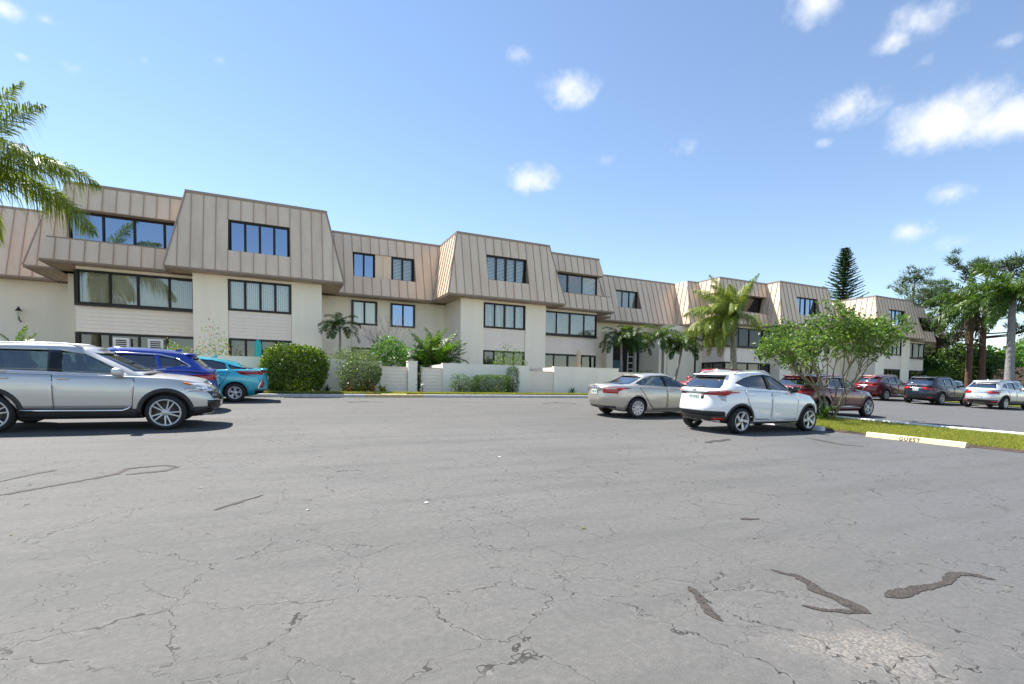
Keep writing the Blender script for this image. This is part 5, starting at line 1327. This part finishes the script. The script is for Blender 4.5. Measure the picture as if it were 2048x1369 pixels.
def palm(name, label, base, top, r0, r1, kind, ring, trunk_m, scale=1, group=None, boots=False, cat='palm'):
    bx_, tx = Vector(base), Vector(top); root = empty(name, base); tag(root, label, cat, group)
    mb = MB(); k = 14; pts = []; rad = []
    for i in range(k + 1):
        t = i / k; q = bx_.lerp(tx, t); q.x += math.sin(t * 3.1) * .05; pts.append(q); rad.append((r0 + (r1 - r0) * t) * (1 + .05 * (i % 2)))
    mb.tube(pts, rad, 14); mb.build('trunk', trunk_m, root)
    if boots:
        mb = MB()
        for i in range(26):
            a = i * 2.4; z_ = -.15 - .9 * i / 26; o_ = Vector((math.cos(a), math.sin(a), 0)); q = tx + Vector((0, 0, z_)) + o_ * r1
            mb.tube([q, q + o_ * .10 + Vector((0, 0, .12)), q + o_ * rp.uniform(.12, .28) + Vector((0, 0, rp.uniform(-.15, .25)))], [.05, .03, .01], 5)
        mb.build('leaf_bases', M['dead'], root)
    for (v, az) in ring:
        o = bpy.data.objects.new('frond', FR[kind][v]); col.objects.link(o); o.parent = root
        o.location = tx - bx_ + Vector((0, 0, rp.uniform(-.08, .08))); o.rotation_euler = (rp.uniform(-.12, .12), 0, R(az)); o.scale = (scale * rp.uniform(.92, 1.06),) * 3
    return root
def ringof(spec): 
    o = []
    for v, n, a0 in spec: o += [(v, a0 + 360 * i / n + rp.uniform(-14, 14)) for i in range(n)]
    return o
palm('queen_palm', 'tall feathery palm before the far bay, its fronds blown to one side', (27.9, 24.0, .70), (27.7, 24.0, 5.75), .23, .17, 'queen',
     [(0, 185), (0, 150), (0, 210), (1, 200), (1, 168), (1, 140), (1, 222), (1, 185), (2, 190), (2, 155), (2, 215), (2, 172), (2, 110), (3, 178), (3, 205), (4, 150), (4, 40), (4, 300), (0, 90), (0, 240), (0, 20), (5, 160), (5, 195), (2, 255)], M['palm_trunk'], .92, boots=True)
palm('queen_palm', 'overhanging feathery palm fronds above the strip windows', (-9.15, 22.3, GZ), (-9.1, 22.2, 7.35), .24, .18, 'queen',
     [(1, -24), (1, -44), (2, -75), (0, -28), (2, -14), (1, -5), (1, 60), (1, -110), (2, 100), (1, 140), (2, 190), (1, 230), (4, 0), (5, -70), (3, -95)], M['palm_trunk'], 1.12, boots=True)
g2 = 'small clustered palms by the building entrance'
palm('small_palm', 'slender palm cluster with recurved fronds left of the teal door', (20.8, 27.0, .86), (20.7, 26.9, 4.45), .10, .07, 'adonidia', ringof(((0, 3, 10), (1, 5, 40), (2, 5, 0), (3, 4, 20))), M['bark_grey'], 1.0)
palm('small_palm', 'slender palm with recurved fronds just right of the teal door', (22.0, 27.2, .86), (21.95, 27.1, 4.5), .10, .07, 'adonidia', ringof(((0, 3, 60), (1, 5, 10), (2, 5, 30), (3, 3, 0))), M['bark_grey'], 1.0)
palm('small_palm', 'straight thin palm left of the leaning pair at the entrance', (24.4, 27.0, .86), (24.35, 27, 4.7), .10, .07, 'adonidia', ringof(((0, 3, 30), (1, 5, 0), (2, 5, 30), (3, 3, 0))), M['bark_grey'], 1.0)
palm('small_palm', 'leaning thin palm in front of the cream entrance pier', (25.3, 27.0, .86), (26.2, 27, 4.35), .10, .07, 'adonidia', ringof(((0, 3, 0), (1, 5, 20), (2, 6, 50), (3, 4, 0))), M['bark_grey'], 1.05)
palm('small_palm', 'thin palm with orange frond in the recess between the blocks', (2.75, 26.0, .86), (2.85, 26.0, 4.05), .07, .05, 'adonidia', ringof(((0, 3, 20), (1, 4, 0), (2, 4, 50), (3, 3, 0))), M['bark_grey'], .72)
def clump(name, label, base, n, kind, scale, cat='palm'):
    root = empty(name, base); tag(root, label, cat); b = Vector(base)
    for i in range(n):
        o = bpy.data.objects.new('frond', FR[kind][i % len(FR[kind])]); col.objects.link(o); o.parent = root
        o.location = Vector((rp.uniform(-.35, .35), rp.uniform(-.25, .25), rp.uniform(.1, 1.0) * scale)); o.rotation_euler = (rp.uniform(-.2, .2), 0, i * 2.4); o.scale = (scale * rp.uniform(.8, 1.15),) * 3
    mb = MB()
    for i in range(6): a = i * 1.05; mb.tube([b + Vector((math.cos(a)*.15, math.sin(a)*.15, -.05)), b + Vector((math.cos(a)*.25, math.sin(a)*.2, 1.1 * scale))], [.05, .03], 7)
    mb.build('stem', M['bark_grey'], root); return root
clump('palm_clump', 'dense clump of arching palm fronds in the recess corner', (7.5, 25.6, 1.0), 40, 'areca', 1.25)
clump('palm_clump', 'small yellow-green palm by the cream wall left of the strip windows', (-10.6, 30.2, 1.0), 10, 'areca', 1.0)
clump('palm_clump', 'spiky young palm tuft below the wall lantern', (-9.3, 29.4, 1.1), 8, 'areca', .7)
def spiky(name, label, c, n, L, m, cat='plant'):
    root = empty(name, c); tag(root, label, cat); mb = MB(); b = Vector(c)
    for i in range(n):
        a = rp.uniform(0, 6.28); e = rp.uniform(.15, 1.3); d = Vector((math.cos(a)*math.cos(e), math.sin(a)*math.cos(e), math.sin(e))); s_ = Vector((-math.sin(a), math.cos(a), 0)) * rp.uniform(.02, .035)
        l_ = L * rp.uniform(.7, 1.15); mid = b + d * l_ * .55; tip = b + d * l_ - Vector((0, 0, .25 * l_ * math.cos(e)))
        mb.add([b - s_*.6, b + s_*.6, mid + s_, mid - s_, tip], [(0, 1, 2, 3), (3, 2, 4)])
    mb.build('blades', m, root)
for i, s in enumerate((2.7, 3.2, 3.7, 4.1)): spiky('bromeliad', ('spiky reddish', 'spiky yellow-green')[i % 2] + ' plant at the foot of the variegated shrub', (s, 21.6 + .1*(i % 2), GZ), 34, .55, M['l_yellow' if i % 2 else 'l_red']); 
for o in [o for o in col.objects if o.name.startswith('bromeliad')]: o['group'] = 'spiky plants along the wall foot'
spiky('yucca', 'small dark spiky plant at the foot of the wall by the sedan', (14.0, 22.2, GZ), 22, .45, M['l_dark'])
spiky('agave', 'dark strappy plant at the foot of the long white wall', (1.95, 22.25, GZ), 20, .42, M['l_dark'])
def vine(): 
    root = empty('climbing_vine', (5.89, 22.5, GZ)); tag(root, 'dark creeper filling the gap beside the white post', 'vine'); mb = MB()
    for i in range(700):
        p = Vector((5.89 + rp.gauss(0, .05), 22.48 + rp.gauss(0, .05), rp.uniform(.88, 2.1))); leaf(mb, p, (ru() + Vector((0, -.6, 0))).normalized(), ru(), .07, .05)
    mb.build('foliage', M['l_dark'], root); mb = MB(); mb.tube([(5.89, 22.52, .8), (5.9, 22.5, 1.5), (5.88, 22.52, 2.1)], .02, 6); mb.build('stem', M['bark'], root)
vine()
# branching trees
def skeleton(mb, p, d, L, r_, k, tips, spread=.5, up=.12, shrink=.76, kids=(2, 3), m=0):
    q = p + d * L; b = (p + q)/2 + ru() * L * .07
    mb.tube([p, b, q], [r_, r_ * .88, r_ * .76], 7 if r_ > .04 else 5, m, cap=False)
    if k <= 2: tips.append((q, d))
    if k == 0: return
    for _ in range(rp.choice(kids)):
        skeleton(mb, q, (d + ru() * spread + Vector((0, 0, up))).normalized(), L * shrink * rp.uniform(.8, 1.15), r_ * .66, k - 1, tips, spread, up, shrink, kids, m)
def broadleaf(name, label, base, stems, h, r0, depth, per, spread_r, L, lm, bm_, spread=.5, up=.12, shrink=.76, lean=.35, cat='tree', group=None, kids=(2, 3)):
    root = empty(name, base); tag(root, label, cat, group); tb = MB(); tips = []
    for i in range(stems):
        a = 2*math.pi*i/stems + rp.uniform(-.4, .4); d = Vector((math.cos(a)*lean, math.sin(a)*lean, 1)).normalized()
        b = Vector(base) + (Vector((math.cos(a), math.sin(a), 0)) * r0 * 1.2 if stems > 1 else Vector((0, 0, 0))) - Vector((0, 0, .1))
        skeleton(tb, b, d, h, r0, depth, tips, spread, up, shrink, kids)
    tb.build('trunk', bm_, root); mb = MB()
    for q, d in tips:
        for _ in range(per):
            p = q + ru() * rp.uniform(.0, spread_r); dr = (ru() + d * .5).normalized(); s_ = rp.uniform(.7, 1.25); leaf(mb, p, dr, (ru() + Vector((0, 0, .8))).normalized(), L * s_, L * s_ * .45)
    mb.build('crown', lm, root); return root
rp.seed(77)
broadleaf('island_tree', 'small multi-stemmed tree with airy light green crown on the grass island', (17.55, 10.95, g(10.95) + .05), 9, 1.2, .034, 4, 17, .30, .145, M['l_tree'], M['bark_olive'], .55, .12, .76, .42)
spiky('stem_grass', 'tuft of upright shoots at the foot of the island tree', (17.1, 10.9, g(11) + .05), 40, .9, M['l_low'], 'plant')
# pines beyond the second lot
def pine(name, label, base, h, r0, seed, cat='tree', group='tall pines at the end of the lot'):
    root = empty(name, base); tag(root, label, cat, group); rr = random.Random(seed); b = Vector(base); tb = MB(); nb = MB()
    pts = [b + Vector((math.sin(t*2.2 + seed)*.35*t, math.cos(t*1.7)*.25*t, h*t)) for t in [i/12 for i in range(13)]]
    tb.tube(pts, [r0*(1 - .75*i/12) for i in range(13)], 10)
    def puff(c, R_):
        for _ in range(46):
            d = ru(); p = c + Vector((d.x, d.y, d.z*.55)) * R_ * rp.uniform(.2, 1); e = (d + Vector((0, 0, .7)) + ru()*.4).normalized(); s_ = e.orthogonal().normalized() * .07; l_ = rp.uniform(.32, .6)
            nb.add([p - s_, p + s_, p + e*l_], [(0, 1, 2)])
    for i in range(26):
        t = rr.uniform(.42, 1.0); i0 = int(t*11.99); p = pts[i0].lerp(pts[i0+1], t*12 - i0); a = rr.uniform(0, 6.28); L_ = (1.25 - t*.75) * h * .44 * rr.uniform(.6, 1.1)
        d = Vector((math.cos(a), math.sin(a), rr.uniform(-.05, .5))); m1 = p + d*L_*.5 + Vector((0, 0, -.15)); e = p + d*L_ + Vector((0, 0, L_*.16))
        tb.tube([p, m1, e], [r0*.3*(1.2-t), r0*.2*(1.2-t), .02], 6, cap=False)
        for k in range(5):
            f_ = rr.uniform(.45, 1.05); q = (p.lerp(m1, f_*2) if f_ < .5 else m1.lerp(e, f_*2 - 1)) + Vector((rr.uniform(-.7, .7), rr.uniform(-.7, .7), rr.uniform(0, .6))); puff(q, rr.uniform(.4, .75))
    tb.build('trunk', M['bark_pine'], root); nb.build('crown', M['l_pine'], root)
pine('pine_tree', 'tall spreading pine with reddish trunk behind the slate blue SUV', (69.0, 27.0, .7), 13.8, .42, 1)
pine('pine_tree', 'pine with forked limbs between the reddish trunk and the grey palm', (70.5, 31.5, .7), 12.8, .38, 4)
pine('pine_tree', 'pine crown standing farthest back against the sky', (80, 39, .5), 15.5, .42, 9)
def norfolk(base, h):
    root = empty('norfolk_pine', base); tag(root, 'dark conical pine with tiered branches rising behind the roofs', 'tree'); b = Vector(base); tb = MB(); nb = MB()
    tb.tube([b, b + Vector((0, 0, h))], [.4, .03], 8); tb.build('trunk', M['bark'], root)
    z = h * .30
    while z < h * .985:
        f_ = (h - z) / h; Rr = 4.4 * (f_ / .7) ** .8 + .25; nbr = 7; a0 = rp.uniform(0, 6.28)
        for k in range(nbr):
            a = a0 + 2*math.pi*k/nbr; d = Vector((math.cos(a), math.sin(a), 0)); L_ = Rr * rp.uniform(.85, 1.1); n_ = max(4, int(L_ / .13))
            for i in range(n_):
                t = (i + .5) / n_; p = b + Vector((0, 0, z)) + d * L_ * t + Vector((0, 0, L_ * (.10 * t + .22 * t * t)))
                for s_ in (1, -1):
                    e = (d * .55 + Vector((-d.y, d.x, 0)) * s_ * .8 + Vector((0, 0, .35)) + ru()*.15).normalized(); l_ = .42 * (1 - .5*t) + .12; w_ = e.cross(Vector((0, 0, 1))).normalized() * .09
                    nb.add([p - w_*.5, p + w_*.5, p + e*l_*.6 + w_, p + e*l_, p + e*l_*.6 - w_], [(0, 1, 2, 3, 4)])
        z += .62 * (.45 + f_ * .75)
    nb.build('crown', M['l_norfolk'], root)
norfolk((76.6, 46.6, .3), 22.3)
palm('foxtail_palm', 'stout palm with smooth pale grey trunk behind the light silver crossover', (58.4, 20.9, .70), (58.4, 21.0, 9.4), .36, .22, 'foxtail', ringof(((0, 5, 20), (1, 8, 0), (2, 9, 25), (3, 6, 0))), M['palm_grey'], 1.55)
palm('foxtail_palm', 'palm with reddish trunk and drooping bushy fronds left of the grey trunk', (66.0, 26.9, .70), (66.0, 26.9, 10.2), .3, .2, 'foxtail', ringof(((0, 4, 20), (1, 7, 0), (2, 8, 25), (3, 6, 0), (4, 6, 30))), M['bark_pine'], 1.5)
def fan_clump(name, label, base, n, R_):
    root = empty(name, base); tag(root, label, 'palmetto', 'palmettos at the end of the building'); mb = MB(); b = Vector(base)
    for i in range(n):
        a = rp.uniform(0, 6.28); e = rp.uniform(.2, 1.4); d = Vector((math.cos(a)*math.cos(e), math.sin(a)*math.cos(e), math.sin(e))); c = b + d * R_ * rp.uniform(.5, .95); s_ = Vector((-math.sin(a), math.cos(a), 0)); u_ = s_.cross(d)
        mb.tube([b, c], .02, 4, 0, cap=False)
        for k in range(18):
            th = -1.9 + 3.8 * k / 17; e2 = (d * math.cos(th) + s_ * math.sin(th)); l_ = .95 * rp.uniform(.8, 1.1); w_ = u_.cross(e2) * .028
            m1 = c + e2 * l_ * .55 + u_*.02; tip = c + e2 * l_ - Vector((0, 0, .25*l_)); mb.add([c, m1 + w_, tip, m1 - w_], [(0, 1, 2, 3)])
    mb.build('leaves', M['l_palm'], root)
fan_clump('palmetto', 'big palmetto with drooping fan leaves at the end of the building', (60.8, 27.4, .7), 46, 2.6)
fan_clump('palmetto', 'palmetto half hidden between the end wall and the pines', (63.8, 29.5, .7), 40, 2.9)
# trees closing the view on the right, each with its own crown
for i, (s, t, h, rr_) in enumerate(((72, 34, 5.2, 3.2), (79, 33, 5.6, 3.4), (86, 29, 6.2, 3.6), (90, 24, 6.2, 4.0), (74, 40, 7.0, 3.6), (88, 34, 7.4, 4.2), (96, 30, 8, 4.6), (70, 43, 6, 3.4), (100, 22, 7, 4.4), (66, 37, 4.6, 2.8), (93, 19, 6, 3.8), (104, 28, 9, 5), (110, 20, 8, 4.6), (98, 14, 6.5, 4), (112, 10, 8, 5), (104, 4, 7, 4.6), (76, 35, 6, 3.4), (118, 30, 10, 6))):
    bush('background_tree', ('dense mid green tree', 'dark fine-leaved tree', 'bright green tree')[i % 3] + ' in the belt closing the far end of the lot', (s, t, .3), (rr_, rr_, h/2), 5200, .55, (M['l_far'], M['l_tree'], M['l_bright'])[i % 3], .9, 'tree', 3, .45, group='background trees', lumpy=.35)
for s, t, h, r_, m_ in ((65.5, 31.0, 4.4, 2.6, 'l_dark'), (69.5, 29.6, 4.8, 2.8, 'l_far'), (72.5, 29.4, 5.4, 2.8, 'l_dark'), (75, 31, 6.0, 3.0, 'l_pine'), (64.2, 33.5, 6.4, 3.0, 'l_far')):
    bush('understory_tree', {'l_dark': 'dark leafy understory tree', 'l_far': 'mid green understory tree', 'l_pine': 'blackish green understory tree'}[m_] + ' behind the pine trunks', (s, t, .4), (r_, r_, h/2), 5200, .38, M[m_], .85, 'tree', 3, .45, group='understory trees behind the pines', lumpy=.35)
mb = MB(); 
M['coral'] = simple('coral render', (.62, .34, .24), .85, 0, .12, 3.)
for i in range(24):
    a, b = 72 + i, 73 + i; za, zb_ = 3.7 + .4*math.sin(i*.45), 3.7 + .4*math.sin((i+1)*.45); t0 = 26.0 - (i - 2) * .55; t1 = t0 - .55
    mb.prism([(a, t0, .3), (b, t1, .3), (b, t1, zb_), (a, t0, za)], (.1, .25, 0))
tag(mb.build('boundary_wall', M['coral'], origin=(80, 27, .3)), 'low coral coloured boundary wall with wavy top below the background trees', 'wall')
for i, (s, t, m_) in enumerate(((69.6, 24.6, 'l_yellow'), (71.2, 23.6, 'l_yellow'), (76, 25, 'l_red'), (78.5, 23.5, 'l_red'), (74, 20.6, 'l_yellow'), (66, 30, 'l_yellow'))):
    bush('border_shrub', ('yellow-flowered' if m_ == 'l_yellow' else 'reddish') + ' border shrub along the coral boundary wall', (s, t, .65), (1.3, 1, .75), 1300, .16, M[m_], .8, 'shrub', 3, .5, group='yellow border shrubs' if m_ == 'l_yellow' else 'red border shrubs')
# grass
def grass(name, label, x0, x1, y0, y1, n, zf, h):
    mb = MB(); c = random.Random(n)
    for i in range(n):
        x, y = c.uniform(x0, x1), c.uniform(y0, y1); z = zf(y); a = c.uniform(0, 6.28); l_ = h * c.uniform(.5, 1.3); w_ = .006
        mb.v += [(x - math.cos(a)*w_, y - math.sin(a)*w_, z), (x + math.cos(a)*w_, y + math.sin(a)*w_, z), (x + c.gauss(0, .4)*l_, y + c.gauss(0, .4)*l_, z + l_)]
        mb.f.append((3*i, 3*i+1, 3*i+2)); mb.m.append(0); mb.sm.append(False)
    o = mb.build(name, M['l_grass']); tag(o, label, 'grass', kind='stuff')
grass('grass_blades', 'short sunlit grass on the parking island', 13.98, 18.05, 1.5, 13.5, 90000, lambda y: g(y) + .05, .07)
grass('grass_blades', 'narrow strip of grass between kerb and garden walls', -1, 15.5, 20.75, 21.9, 45000, lambda y: .865, .07)
grass('grass_blades', 'strip of grass beyond the far row of cars', 41.3, 44.9, 8, 20, 20000, lambda y: g(y) + .05, .09)
# litter: a few leaves and paper scraps on the lot
for i in range(12):
    x, y = rp.uniform(-4, 7), rp.uniform(2.2, 9); mb = MB(); r_ = rp.uniform(.012, .03); a = rp.uniform(0, 6.28)
    mb.add([(x + math.cos(a + k*1.26)*r_*rp.uniform(.6, 1.2), y + math.sin(a + k*1.26)*r_*rp.uniform(.6, 1.2), g(y) + .006 + .006*(k % 2)) for k in range(5)], [(0, 1, 2, 3, 4)])
    o = mb.build('litter_scrap', M['concrete'] if i % 3 else M['l_yellow'], origin=(x, y, g(y)))
    tag(o, 'pale paper scrap lying on the asphalt' if i % 3 else 'dry yellow leaf lying on the asphalt', 'litter', 'scraps on the lot' if i % 3 else 'dry leaves on the lot')
